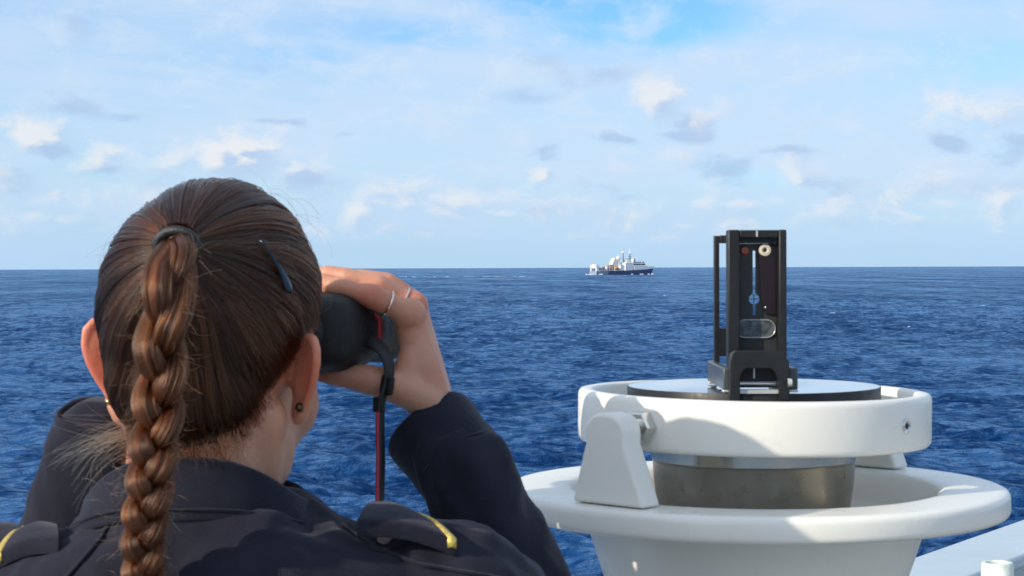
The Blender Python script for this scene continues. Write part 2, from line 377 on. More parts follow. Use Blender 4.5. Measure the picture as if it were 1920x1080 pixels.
# ------------------------------------------------------------------ the distant ship
def build_ship():
    D = 2300.0; W = at(1080 + 800 / 9, 514.0, D); W.z = 0
    psi = math.radians(33); S = 0.0884
    M = Matrix.Translation(W) @ Matrix.Rotation(psi, 4, 'Z')
    navy = mat('navy_hull_paint', (0.040, 0.066, 0.150), 0.5, var=0.1, vscale=0.2)
    white = mat('ship_white_paint', (0.78, 0.78, 0.76), 0.5, var=0.04, vscale=0.3)
    greyp = mat('mast_grey_paint', (0.16, 0.18, 0.20), 0.5, var=0.1)
    lower = mat('weathered_grey_hull', (0.20, 0.25, 0.33), 0.6, var=0.15, vscale=0.3)
    orange = mat('lifeboat_orange', (0.72, 0.26, 0.12), 0.5, var=0.08)
    yellow = mat('crane_yellow', (0.70, 0.52, 0.25), 0.5, var=0.08)
    rust = mat('red_brown_paint', (0.46, 0.22, 0.17), 0.6, var=0.15)
    glass = mat('dark_bridge_glass', (0.015, 0.02, 0.03), 0.1, var=0.1)
    t = thing('survey_ship', W, 'dark blue hulled survey vessel with white upperworks and masts under way on the horizon', 'ship')
    X = lambda zx: (zx - 800) * S
    Z = lambda zy: (850 - zy) * 0.0741
    def done(name, bm, m, parent=t, **k):
        bm.transform(M); return build(name, bm, m, parent, **k)
    B = 7.6
    def hull(bm, x0, x1, zt, flare=0.0, bow=False):
        st = [x0 + (x1 - x0) * i / 14 for i in range(15)]; rings = []
        for x in st:
            f = 1.0
            if bow: q = max(0, (x - (x1 - 34)) / 34); f = math.sqrt(max(0, 1 - q ** 2.2)) * 0.985 + 0.015
            top = zt(x)
            xo = x
            if bow and x > x1 - 20: xo = x - (x - (x1 - 20)) * 0.22
            r = [(xo, -B * f * 0.93, -2), (xo + (x - xo) * .3, -B * f, 0.6), (x, -B * min(1, f * (1 + flare) + .03), top), (x, B * min(1, f * (1 + flare) + .03), top), (xo + (x - xo) * .3, B * f, 0.6), (xo, B * f * 0.93, -2)]
            rings.append([Vector(p) for p in r])
        V = bridge_rings(bm, rings); bm.faces.new(V[0]); bm.faces.new(V[-1][::-1])
    bm = BM(); hull(bm, X(475), X(1330), lambda x: 4.6 + max(0, (x - X(475)) / 80) * 1.6 + max(0, (x - X(890)) / 38) ** 1.0 * 1.4, 0.10, True); done('hull', bm, navy)
    bm = BM(); hull(bm, X(270), X(478), lambda x: 4.3); done('stern_hull', bm, lower)
    # white forecastle bulwark
    bm = BM(); xs = [X(930) + (X(1333) - X(930)) * i / 12 for i in range(13)]; rings = []
    for x in xs:
        q = max(0, (x - (X(1330) - 34)) / 34); f = math.sqrt(max(0, 1 - min(1, q) ** 2.2)) * 0.985 + 0.03
        f = min(1, f * 1.1 + .03)
        z0 = 4.6 + (x - X(475)) / 80 * 1.6 + max(0, (x - X(890)) / 38) * 1.4 - .05; z1 = Z(702) + max(0, (x - X(1150)) / 14) * -.05
        z1 = Z(700) if x < X(1140) else Z(716)
        rings.append([Vector((x, -B * f, z0)), Vector((x + .8, -B * f * 1.01, z1)), Vector((x + .8, B * f * 1.01, z1)), Vector((x, B * f, z0))])
    V = bridge_rings(bm, rings); bm.faces.new(V[0]); bm.faces.new(V[-1][::-1]); done('forecastle', bm, white)
    def bx(bm, zx0, zx1, zy0, zy1, y0, y1): box(bm, ((X(zx0) + X(zx1)) / 2, (y0 + y1) / 2, (Z(zy0) + Z(zy1)) / 2), (abs(X(zx1) - X(zx0)), y1 - y0, abs(Z(zy1) - Z(zy0))))
    bm = BM(); bx(bm, 775, 905, 782, 650, -7.4, 7.4); hb = done('deckhouse', bm, white)
    bm = BM(); bx(bm, 905, 935, 760, 640, -6.5, 6.5); bx(bm, 700, 775, 785, 690, -6.0, 6.8); done('house_block', bm, white)
    bm = BM(); bx(bm, 930, 1130, 702, 655, -6.6, 6.6); br = done('bridge_house', bm, white)
    bm = BM(); bx(bm, 932, 1133, 690, 672, -6.66, 6.66); done('window_band', bm, glass, br)
    bm = BM(); bx(bm, 925, 1080, 655, 640, -4, 4); bx(bm, 1085, 1135, 655, 648, -5, 5); done('bridge_roof', bm, lower)
    for (zx, h) in ((985, 610), (1040, 630), (1075, 622), (1130, 630)):
        bm = BM(); bx(bm, zx - 8, zx + 8, 655, h, -3, -1.6); done('deck_fitting', bm, white if zx < 1100 else greyp)
    bm = BM(); bx(bm, 820, 890, 650, 602, -4.4, 4.4); done('funnel_house', bm, white)
    bm = BM(); revolve(bm, [(0, Z(652)), (1.7, Z(652)), (1.7, Z(600)), (1.5, Z(585)), (0.6, Z(580)), (0, Z(580))], (X(960), -3, 0), n=20); done('funnel', bm, lower)
    bm = BM(); ball(bm, (X(935), -4, Z(612)), (2.0, 2.0, 2.4), 2); done('small_radome', bm, white)
    # radome with pedestal
    bm = BM(); ball(bm, (X(712), 0, Z(572)), 2.9, 3); done('radome', bm, white)
    bm = BM(); tube(bm, [(X(712), 0, Z(700)), (X(712), 0, Z(600))], [1.6, 1.2], 12); done('radome_pedestal', bm, white)
    bm = BM(); prism(bm, [(X(602), Z(745)), (X(690), Z(745)), (X(672), Z(590)), (X(640), Z(575)), (X(604), Z(650))], (0, 2, 0), (1, 0, 0), (0, 0, 1), (0, 1, 0), 7); done('hangar', bm, white)
    bm = BM(); bx(bm, 690, 720, 700, 640, -4, -3.2); done('vent_trunk', bm, white)
    bm = BM(); bx(bm, 815, 822, 650, 575, -2, -1.5); done('vent_pipe', bm, white)
    # thin mast with a white dome, and the lattice mainmast
    bm = BM(); tube(bm, [(X(780), -2, Z(655)), (X(778), -2, Z(490))], [0.8, 0.62], 12); fm = done('dome_mast', bm, greyp)
    bm = BM(); revolve(bm, [(0, 1.6), (0.5, 1.4), (1.5, 0.1), (1.5, -0.9), (0, -1.0)], (X(776), -2, Z(474)), n=16); done('mast_dome', bm, white, fm)
    bm = BM(); tube(bm, [(X(915), 0, Z(650)), (X(914), 0, Z(560)), (X(914), 0, Z(495))], [1.3, 0.85, 0.7], 10); mm = done('main_mast', bm, greyp)
    bm = BM()
    for zy, hw in ((497, 4.3), (545, 3.2), (575, 3.4)): box(bm, (X(914), 0, Z(zy)), (0.7, hw * 2, 0.45)); box(bm, (X(914), 0, Z(zy)), (hw * 1.6, 0.5, 0.4))
    done('yard_arm', bm, greyp, mm)
    bm = BM(); tube(bm, [(X(914), 0, Z(495)), (X(914), 0, Z(470)), (X(914), 0, Z(432))], [1.7, 0.6, 0.12], 10); tube(bm, [(X(914), 0, Z(432)), (X(914), 0, Z(405))], 0.07, 6); done('mast_top', bm, white, mm)
    bm = BM(); tube(bm, [(X(860), 0, Z(600)), (X(900), 0, Z(575))], 0.3, 6); tube(bm, [(X(840), 0, Z(605)), (X(838), 0, Z(560))], 0.12, 6); done('mast_stay', bm, greyp, mm)
    # stern gantry, cranes, boats
    bm = BM()
    for y in (-5.5, 5.5): bx(bm, 280, 320, 800, 735, y - .8, y + .8)
    bx(bm, 278, 325, 740, 690, -6.2, 6.2); bx(bm, 285, 312, 690, 678, -3, 3); done('stern_gantry', bm, white)
    bm = BM()
    for zx in (340, 355, 420): bx(bm, zx, zx + 6, 800, 730, -5, -4)
    bx(bm, 330, 520, 797, 786, -6.8, 6.8); done('deck_frame', bm, lower)
    bm = BM()
    for k in range(2): tube(bm, [(X(370 + 45 * k), -3 + k, Z(795)), (X(415 + 30 * k), -3 + k, Z(725))], 0.75, 8)
    tube(bm, [(X(410), -3, Z(728)), (X(500), -1, Z(712))], 0.7, 8); done('crane_jib', bm, rust)
    bm = BM(); revolve(bm, [(0, -2.9), (2.2, -2.3), (3.0, -0.5), (2.9, 0.8), (1.8, 2.4), (0, 2.9)], (X(482), -1.5, Z(745)), n=18); done('white_tank', bm, white)
    bm = BM()
    for zx in (522, 548, 580):
        for y in (-5, 1): box(bm, (X(zx), y, (Z(785) + Z(690)) / 2), (0.7, 0.7, Z(690) - Z(785)))
    for zy in (690, 682, 735): bx(bm, 520, 585, zy + 5, zy - 2, -5.3, 1.3)
    done('launch_frame', bm, rust)
    bm = BM(); bx(bm, 595, 612, 775, 700, -6.2, -5.4); tube(bm, [(X(602), -5.8, Z(700)), (X(660), -6.3, Z(728))], 0.55, 8); done('boat_davit', bm, yellow)
    bm = BM(); ball(bm, (X(632), -6.6, Z(738)), (3.0, 1.2, 1.3), 2); done('lifeboat', bm, orange)
    bm = BM(); ball(bm, (X(640), -6.7, Z(760)), (3.8, 1.3, 0.9), 2); done('work_boat', bm, greyp)
    bm = BM()
    for i in range(24):
        zx = 330 + i * 18; tube(bm, [(X(zx), -7.4, Z(788)), (X(zx), -7.4, Z(775))], 0.08, 5)
    bx(bm, 330, 760, 776, 774, -7.45, -7.35); tag(done('hand_rail', bm, white), kind='stuff')
    bm = BM()
    for i in range(16):
        zx = 1140 + i * 12; tube(bm, [(X(zx), -4.5 + max(0, i - 6) * .42, Z(716)), (X(zx), -4.5 + max(0, i - 6) * .42, Z(704))], 0.07, 5)
    tube(bm, [(X(1140), -4.5, Z(704)), (X(1212), -4.5, Z(704)), (X(1320), -.8, Z(704))], 0.07, 5)
    tag(done('bow_rail', bm, white), kind='stuff')
    bm = BM(); bx(bm, 1180, 1215, 716, 700, -2, 2); done('windlass_house', bm, white)
    # wake
    rr = random.Random(3); bm = BM()
    for (zx, zy, wd, n) in ((250, 850, 60, 26), (165, 855, 22, 6), (1055, 843, 26, 9), (1180, 846, 18, 7), (885, 842, 12, 4), (330, 848, 40, 8), (1250, 840, 14, 6)):
        for i in range(n):
            p = Vector((X(zx + rr.gauss(0, wd * .5)), -7.9 - abs(rr.gauss(0, .7)) if zx > 300 else rr.gauss(-2, 4), rr.uniform(-.1, .5)))
            ball(bm, p, (rr.uniform(.7, 2.2), rr.uniform(.4, 1.0), rr.uniform(.3, 1.0)), 1)
    bm.transform(M); wk = build('ship_wake', bm, M_foam, None, origin=W); tag(wk, 'white wash of foam along the waterline of the survey ship', 'foam', kind='stuff')
    # drifting foam line and a few whitecaps
    bm = BM()
    for i in range(70):
        px = rr.uniform(690, 1010); p = at(px, 515, 1900 + rr.uniform(-60, 60)); p.z = 0.02
        ball(bm, p, (rr.uniform(.5, 3.0), rr.uniform(.4, 1.0), rr.uniform(.05, .15)), 1)
    for (px, py) in ((1842, 572), (846, 525), (300, 640), (1560, 585), (1700, 612), (1250, 552)):
        Y = EYE * F / (py - 499.5 - (960 - px) * .003)
        for i in range(8):
            p = at(px + rr.uniform(-5, 5), py, Y); p.z = rr.uniform(.0, .18); p.y += rr.uniform(-1, 1)
            ball(bm, p, (rr.uniform(.06, .2), .1, rr.uniform(.02, .05)), 1)
    o = build('foam_streak', bm, M_foam, None); tag(o, 'thin white streak of foam on the sea left of the ship', 'foam', kind='stuff')
build_ship()
# ------------------------------------------------------------------ pelorus
PY = 1.75
PC = at(1413.5, 895, PY)                      # dish rim centre
PX, ZR = PC.x, PC.z - 0.0065
def zc(y, Y=PY): return at(1412, y, Y).z
C0 = Vector((at(1412, 735, PY).x, PY, 0))
AX = Vector((0.68, 0.733, 0)).normalized(); TX = Vector((AX.y, -AX.x, 0))
def build_pelorus():
    ZT = zc(739) + 0.0042; ZB = ZT - 0.0485                 # gimbal ring
    c = Vector((PX, PY, 0))
    t = thing('compass_pelorus', (PX, PY, DECK_Z), 'white pelorus stand with a wide dished bowl holding a gimballed bearing dial', 'pelorus')
    bm = BM()
    prof = [(0.085, -0.105), (0.112, -0.098), (0.138, -0.075), (0.158, -0.042), (0.168, -0.014), (0.1725, -0.004), (0.177, -0.0008), (0.184, 0.0), (0.205, 0.0), (0.226, 0.0), (0.2315, -0.0004), (0.2345, -0.0018), (0.2360, -0.0040), (0.2365, -0.0068),
            (0.2365, -0.0170), (0.2360, -0.0198), (0.2345, -0.0220), (0.2315, -0.0233), (0.224, -0.0237), (0.19, -0.0243), (0.168, -0.026), (0.161, -0.031), (0.152, -0.060), (0.136, -0.108), (0.116, -0.165), (0.102, -0.215), (0.100, -0.24), (0.085, -0.24)]
    revolve(bm, prof, (PX, PY, ZR), n=160, closed=True); build('bowl', bm, M_white, t, ang=60)
    bm = BM(); H = DECK_Z - ZR
    revolve(bm, [(0.0, -0.242), (0.098, -0.242), (0.098, H + 0.09), (0.105, H + 0.03), (0.175, H + 0.022), (0.178, H + 0.018), (0.178, H), (0, H)], (PX, PY, ZR), n=64); build('column', bm, M_white, t)
    for k in range(6):
        a = k * math.pi / 3; bm = BM(); revolve(bm, [(0, 0.014), (0.011, 0.014), (0.012, 0.012), (0.012, 0)], (PX + .152 * math.cos(a), PY + .152 * math.sin(a), DECK_Z + 0.022), n=6); build('foot_bolt', bm, M_steel, t)
    # trunnion brackets
    for s in (-1, 1):
        o = Vector((C0.x, PY, ZR + 0.001)) + AX * (s * 0.2045)
        zt = (ZT + ZB) / 2 - ZR
        out = [(-0.040, 0.0), (0.040, 0.0)]
        for k in range(11):
            a = -0.25 + (math.pi + 0.5) * k / 10
            out.append((0.003 * s + 0.0222 * math.copysign(abs(math.cos(a)) ** .8, math.cos(a)), zt - 0.0065 + 0.0205 * math.copysign(abs(math.sin(a)) ** .85, math.sin(a))))
        bm = BM(); prism(bm, out, o, TX * -s, (0, 0, 1), AX, 0.026); br = build('trunnion_bracket', bm, M_white, t, bevel=0.0035, seg=3)
        bm = BM(); revolve(bm, [(0, -0.045), (0.0068, -0.045), (0.0068, 0.0), (0, 0.0)], o + Vector((0, 0, zt)) - AX * s * 0.0, axis=AX * s, n=24); build('pivot_pin', bm, M_steel, br)
        bm = BM(); revolve(bm, [(0, 0.0), (0.013, 0.0), (0.0152, 0.0015), (0.0152, 0.0105), (0.013, 0.012), (0, 0.012)], Vector((C0.x, PY, ZR + zt)) + AX * s * 0.1655, axis=AX * s, n=6); build('hex_nut', bm, M_steel, br, ang=20)
    # gimbal ring, a little out of level
    tilt = Matrix.Translation((C0.x, PY, ZT)) @ Matrix.Rotation(math.radians(0.75), 4, 'Y') @ Matrix.Translation((-C0.x, -PY, -ZT))
    bm = BM()
    prof = [(0.151, -0.003), (0.1525, -0.0008), (0.155, 0), (0.161, 0), (0.1640, -0.0008), (0.1656, -0.003), (0.1662, -0.006), (0.1662, -0.0425), (0.1656, -0.0455), (0.1640, -0.0477), (0.161, -0.0485), (0.155, -0.0485), (0.1525, -0.0477), (0.151, -0.0455)]
    revolve(bm, prof, (C0.x, PY, ZT), n=160, closed=True); bm.transform(tilt); gr = build('gimbal_ring', bm, M_white, t, ang=60)
    for s in (-1, 1):
        p = Vector((C0.x, PY, (ZT + ZB) / 2 + 0.0005)) + TX * s * 0.1645
        bm = BM(); revolve(bm, [(0.0028, 0.0), (0.003, 0.0026), (0.0052, 0.0034), (0.0068, 0.0024), (0.0072, 0.0)], p, axis=TX * s, n=24); bm.transform(tilt); sw = build('set_screw', bm, M_steel, gr)
        bm = BM(); revolve(bm, [(0, 0.0008), (0.0030, 0.0008)], p + TX * s * 0.001, axis=TX * s, n=6); bm.transform(tilt); build('screw_socket', bm, M_blackm, sw)
    # repeater body hanging in the ring
    bm = BM(); revolve(bm, [(0.118, ZT - 0.012), (0.118, ZT - 0.036), (0.104, ZT - 0.043), (0.098, ZT - 0.0505), (0.0975, ZT - 0.051), (0.0975, ZT - 0.0645), (0.0965, ZT - 0.0655)], (C0.x, PY, 0), n=128); build('polished_band', bm, M_polish, t)
    bm = BM(); revolve(bm, [(0.0962, ZT - 0.0657), (0.0955, ZT - 0.068), (0.0945, ZT - 0.085), (0.090, ZT - 0.12), (0.084, ZT - 0.155), (0.078, ZT - 0.17), (0, ZT - 0.172)], (C0.x, PY, 0), n=128); build('repeater_body', bm, M_spun, t)
    for s in (-1, 1):
        bm = BM(); tube(bm, [Vector((C0.x, PY, ZT - 0.025)) + TX * s * 0.112, Vector((C0.x, PY, ZT - 0.025)) + TX * s * 0.1525], 0.007, 16); build('gimbal_pin', bm, M_steel, t)
    ZD = zc(724)
    bm = BM(); revolve(bm, [(0.1186, ZD + 0.0003), (0.1188, ZD + 0.0008), (0.1192, ZD + 0.0008), (0.1196, ZD), (0.1195, ZT - 0.012), (0.110, ZT - 0.012)], (C0.x, PY, 0), n=128); build('dial_bezel', bm, M_black, t)
    M_glass = mat('dial_glass', (0.20, 0.25, 0.30), 0.03, var=0.03, rvar=0.01); M_glass.node_tree.nodes['Principled BSDF'].inputs['Coat Weight'].default_value = 1.0
    bm = BM(); revolve(bm, [(0, ZD + 0.0009), (0.1187, ZD + 0.0007)], (C0.x, PY, 0), n=128); dg = build('dial_glass', bm, M_glass, t)
build_pelorus()

# ------------------------------------------------------------------ bearing sight on the dial
def build_sight():
    ZD = zc(724) + 0.0016
    YF, YR = 1.662, 1.757
    t = thing('bearing_sight', (C0.x, 1.70, ZD), 'black upright bearing sight with slotted vane standing on the pelorus dial', 'bearing sight')
    def X(px, Y): return at(px, 600, Y).x
    def Z(py, Y): return at(1412, py, Y).z
    def bar(bm, px0, px1, py0, py1, Y0, Y1, Yr=None):
        Yr = Yr or Y0; x0, x1 = X(px0, Yr), X(px1, Yr); z0, z1 = Z(py1, Yr), Z(py0, Yr)
        box(bm, ((x0 + x1) / 2, (Y0 + Y1) / 2, (z0 + z1) / 2), (abs(x1 - x0), Y1 - Y0, abs(z1 - z0)))
    # base rails
    for (p0, p1) in ((1356, 1372), (1480, 1496)):
        bm = BM(); bar(bm, p0, p1, 690, 731, 1.640, 1.775, 1.64); r = build('base_rail', bm, M_rail, t, bevel=0.0012)
        for (yy) in (1.646, 1.766):
            bm = BM(); x = (X(p0, 1.64) + X(p1, 1.64)) / 2; box(bm, (x, yy, (ZD + Z(731, 1.64)) / 2), (0.0085, 0.012, Z(731, 1.64) - ZD)); build('bright_foot', bm, M_card2, r, bevel=0.0008)
    bm = BM(); bar(bm, 1372.5, 1479.5, 700, 726, 1.764, 1.775, 1.64); build('rear_cross_bar', bm, M_black, t, bevel=0.001)
    # front frame: bars butted together
    bm = BM(); bar(bm, 1364, 1386, 431, 700, YF - 0.006, YF + 0.012, YF); build('frame_side', bm, M_black, t, bevel=0.0012)
    bm = BM(); bar(bm, 1459, 1473.5, 431, 700, YF - 0.006, YF + 0.016, YF); build('frame_side', bm, M_black, t, bevel=0.0012)
    bm = BM(); bar(bm, 1386.2, 1458.8, 431.5, 446, YF - 0.0055, YF + 0.0155, YF); tb = build('frame_top', bm, M_black, t, bevel=0.001)
    bm = BM(); bar(bm, 1416, 1419.5, 433, 444, YF - 0.0062, YF - 0.0052, YF); build('index_mark', bm, M_card2, tb)
    bm = BM(); bar(bm, 1386.2, 1458.8, 446.4, 456, YF + 0.002, YF + 0.0155, YF); build('top_lip', bm, M_black, t)
    # slotted plate in two halves with the hole notched out of each
    xs, zs = X(1417, YF), Z(561, YF); hw = 0.00125; R = 0.0048
    for s in (-1, 1):
        edge = X(1386.2, YF) - xs if s < 0 else X(1458.8, YF) - xs
        ztop, zbot = Z(470, YF) - zs, Z(592, YF) - zs
        ol = [(edge, Z(456.4, YF) - zs), (s * 0.00005, Z(456.4, YF) - zs), (s * 0.00005, ztop), (s * hw, ztop), (s * hw, math.sqrt(R * R - hw * hw))]
        for k in range(1, 12):
            a = math.pi / 2 - math.asin(hw / R); a0 = a - (2 * a) * k / 12
            ol.append((s * R * math.cos(a0), R * math.sin(a0)))
        ol += [(s * hw, -math.sqrt(R * R - hw * hw)), (s * hw, zbot), (s * 0.00005, zbot), (s * 0.00005, Z(668, YF) - zs), (edge, Z(668, YF) - zs)]
        bm = BM(); prism(bm, ol, (xs, YF + 0.0115, zs), (1, 0, 0), (0, 0, 1), (0, 1, 0), 0.003); build('slotted_plate', bm, M_plate, t, ang=20)
    bm = BM(); tube(bm, [(xs, YF + 0.0128, Z(570, YF)), (xs, YF + 0.0128, Z(552, YF))], 0.0004, 6); tube(bm, [(X(1408, YF), YF + 0.0128, zs), (X(1426, YF), YF + 0.0128, zs)], 0.0004, 6); build('cross_wire', bm, M_black, t)
    # red shade swung aside
    M_red = mat('dark_red_glass', (0.014, 0.003, 0.0035), 0.25, var=0.2)
    bm = BM(); prism(bm, [(X(1424, YF), Z(462, YF)), (X(1458.5, YF), Z(462, YF)), (X(1458.5, YF), Z(590, YF)), (X(1436, YF), Z(588, YF)), (X(1429, YF), Z(560, YF))], (0, YF + 0.008, 0), (1, 0, 0), (0, 0, 1), (0, 1, 0), 0.0025); rs = build('red_shade', bm, M_red, t)
    bm = BM(); ball(bm, (X(1437, YF), YF + 0.0062, Z(577, YF)), 0.0014, 2); build('shade_stud', bm, M_steel, rs)
    bm = BM(); revolve(bm, [(0.0019, 0.0), (0.0019, 0.002), (0.003, 0.0034), (0.0052, 0.003), (0.0055, 0.0)], (X(1436, YF), YF + 0.0067, Z(469, YF)), axis=(0, -1, 0), n=24); k = build('pale_screw', bm, mat('cream_plastic', (0.62, 0.55, 0.42), 0.4), t)
    bm = BM(); revolve(bm, [(0, 0.001), (0.0019, 0.001)], (X(1436, YF), YF + 0.0067, Z(469, YF)), axis=(0, -1, 0), n=12); build('screw_slot', bm, mat('dark_violet_metal', (0.06, 0.05, 0.1), 0.4), k)  # dark violet disc at the centre of the screw
    bm = BM(); revolve(bm, [(0, 0.0024), (0.0012, 0.0024), (0.0016, 0.0032), (0.0032, 0.003), (0.0038, 0.0)], (X(1399, YF), YF + 0.0099, Z(470, YF)), axis=(0, -1, 0), n=20); build('copper_screw', bm, mat('copper_red', (0.35, 0.09, 0.06), 0.4, 0.6), t)
    # oval window
    def stadium(w, h, n=10):
        r = h / 2; o = []
        for sgn in (1, -1):
            for i in range(n + 1):
                a = -math.pi / 2 + math.pi * i / n; o.append((sgn * (w / 2 - r) + sgn * r * math.cos(a), sgn * r * math.sin(a)))
        return o
    wc = (X(1419, YF), YF + 0.0095, Z(617, YF)); W_, H_ = X(1457, YF) - X(1381, YF), Z(600, YF) - Z(634, YF)
    bm = BM(); prism(bm, stadium(W_, H_), wc, (1, 0, 0), (0, 0, 1), (0, 1, 0), 0.002); ow = build('oval_window', bm, mat('grey_lens_glass', (0.075, 0.085, 0.09), 0.12, var=0.6, vscale=140, rvar=0.05), t)
    bm = BM(); pts = stadium(W_ * 0.98, H_ * 0.98); tube(bm, [Vector(wc) + Vector((p[0], -0.0012, p[1])) for p in pts + pts[:1]], 0.0006, 6); build('window_rim', bm, mat('pale_bevel', (0.35, 0.37, 0.36), 0.3, 0.3), ow)
    # rear frame
    bm = BM(); bar(bm, 1339, 1348.5, 442, 706, YR - 0.003, YR + 0.006, YR); build('rear_post', bm, M_black, t, bevel=0.0006)
    bm = BM(); bar(bm, 1442, 1452, 442, 706, YR - 0.003, YR + 0.006, YR); build('rear_post', bm, M_black, t, bevel=0.0006)
    bm = BM(); bar(bm, 1350.2, 1441.8, 441, 456, YR - 0.003, YR + 0.006, YR); build('rear_top', bm, M_black, t, bevel=0.0006)
    bm = BM(); bar(bm, 1350.2, 1392, 615, 668, YR - 0.003, YR + 0.005, YR); bar(bm, 1418, 1441.8, 615, 668, YR - 0.003, YR + 0.005, YR); build('rear_plate', bm, M_black, t)
    # arch over the near edge
    YA = 1.622
    def q(px, py): return (X(px, YA), Z(py, YA))
    out = [q(1369, 752), q(1369, 676), q(1372, 664), q(1380, 658), q(1462, 658), q(1471, 664), q(1480, 680), q(1481, 752), q(1462, 752), q(1461, 712), q(1452, 697), q(1446, 691), q(1399, 691), q(1393, 697), q(1388, 708), q(1388, 752)]
    bm = BM(); prism(bm, out, (0, YA + 0.008, 0), (1, 0, 0), (0, 0, 1), (0, 1, 0), 0.014); ar = build('front_arch', bm, M_black, t, ang=20, bevel=0.0008)
    bm = BM(); bar(bm, 1388, 1461, 732, 739, YA + 0.006, YA + 0.012, YA); build('silver_cross_bar', bm, M_card2, ar)
    bm = BM(); tube(bm, [(X(1388, YA), YA + 0.02, Z(722, YA)), (X(1461, YA), YA + 0.02, Z(722, YA))], 0.0022, 12); build('axle', bm, M_steel, ar)
    bm = BM(); revolve(bm, [(0, 0.004), (0.0035, 0.004), (0.004, 0)], (X(1476, YA), YA - 0.0, Z(718, YA)), axis=(1, 0, 0), n=20); build('knob', bm, M_card2, ar)
    bm = BM(); bar(bm, 1418, 1421, 692, 712, YA + 0.02, YA + 0.022, YA); build('lubber_pin', bm, M_card2, ar)
    bm = BM(); prism(bm, [(0, 0), (0.012, 0.012), (0.012, 0.03), (0, 0.024)], (X(1420, 1.66), 1.643, ZD + 0.004), (0, 1, 0), (0, 0, 1), (1, 0, 0), 0.036); build('prism_block', bm, M_blackm, t)
M_rail = mat('satin_black_rail', (0.055, 0.060, 0.070), 0.35, var=0.15, rvar=0.08)  # lighter than the frame black: sunlit sheen put into the base colour
M_card2 = mat('bright_plated_metal', (0.62, 0.61, 0.54), 0.25, 0.5, var=0.05)
M_plate = mat('grey_black_plate', (0.020, 0.021, 0.022), 0.55, var=0.15, vscale=40)
build_sight()
# ------------------------------------------------------------------ person
HY = 1.34
TRAG = at(404, 690, HY)                      # middle of the head, level with the ear openings
YAW = math.radians(-15)
HM = Matrix.Translation(TRAG) @ Matrix.Rotation(YAW, 4, 'Z') @ Matrix.Rotation(math.radians(3.2), 4, 'Y')
HMI = HM.inverted()
FW = Vector((math.sin(-YAW), math.cos(-YAW), 0)); RT = Vector((FW.y, -FW.x, 0))
def hl(x, y, z): return HM @ Vector((x, y, z))
PERSON = thing('person', (TRAG.x, HY - 0.02, DECK_Z), 'woman with a long brown braid and navy uniform jacket looking through binoculars', 'person')
def evaluated(o):
    dg = bpy.context.evaluated_depsgraph_get(); return bpy.data.meshes.new_from_object(o.evaluated_get(dg))
def voxel(bm, size, smooth, factor=0.5):
    bmesh.ops.recalc_face_normals(bm, faces=bm.faces[:])
    me = bpy.data.meshes.new('union'); bm.to_mesh(me); bm.free()
    o = bpy.data.objects.new('union', me); COL.objects.link(o)
    r = o.modifiers.new('r', 'REMESH'); r.mode = 'VOXEL'; r.voxel_size = size; r.use_smooth_shade = True
    if smooth: s = o.modifiers.new('s', 'SMOOTH'); s.iterations = smooth; s.factor = factor
    m2 = evaluated(o); bpy.data.objects.remove(o); bpy.data.meshes.remove(me)
    return m2
def skin_material():
    m = bpy.data.materials.new('skin'); m.use_nodes = True; nt = m.node_tree; p = nt.nodes['Principled BSDF']
    tc = nt.nodes.new('ShaderNodeTexCoord'); co = tc.outputs['Object']
    n = fbm(nt, co, 38.0, 5, 0.6); n2 = fbm(nt, co, 9.0, 3, 0.5)
    c = mixc(nt, (n * 0.6 + n2 * 0.5).ss(0.38, 0.72), (0.53, 0.295, 0.195), (0.48, 0.215, 0.140))
    sep = nt.nodes.new('ShaderNodeSeparateXYZ'); nt.links.new(co, sep.inputs[0]); X_, Y_, Z_ = (E(nt, sep.outputs[i]) for i in range(3))
    red = None                                        # ears and knuckles carry more blood; sun glowing through the ears painted in too
    base = worldloc(PERSON)
    for (pt, rad) in [(hl(s * .080, -.014, .002), .029) for s in (-1, 1)] + [(at(696, 556, 1.458), .016), (at(774, 584, 1.49), .018)]:
        q = pt - base; dx, dy, dz = X_ - q.x, Y_ - q.y, Z_ - q.z
        g = ((dx * dx + dy * dy + dz * dz) * (-1.0 / rad ** 2)).exp(); red = g if red is None else red.mx(g)
    c = mixc(nt, red * 0.85, c, (0.56, 0.150, 0.085))
    nt.links.new(c, p.inputs['Base Color']); p.inputs['Roughness'].default_value = 0.46
    p.inputs['Subsurface Weight'].default_value = 0.7; p.inputs['Subsurface Radius'].default_value = (1.0, 0.30, 0.14); p.inputs['Subsurface Scale'].default_value = 0.012
    p.inputs['Specular IOR Level'].default_value = 0.4
    b = nt.nodes.new('ShaderNodeBump'); b.inputs['Distance'].default_value = 0.0011; nt.links.new((fbm(nt, co, 420.0, 3, 0.6) * 0.5 + fbm(nt, co, 90.0, 4, 0.6)).k, b.inputs['Height'])
    nt.links.new(b.outputs[0], p.inputs['Normal'])
    return m
M_skin = skin_material()
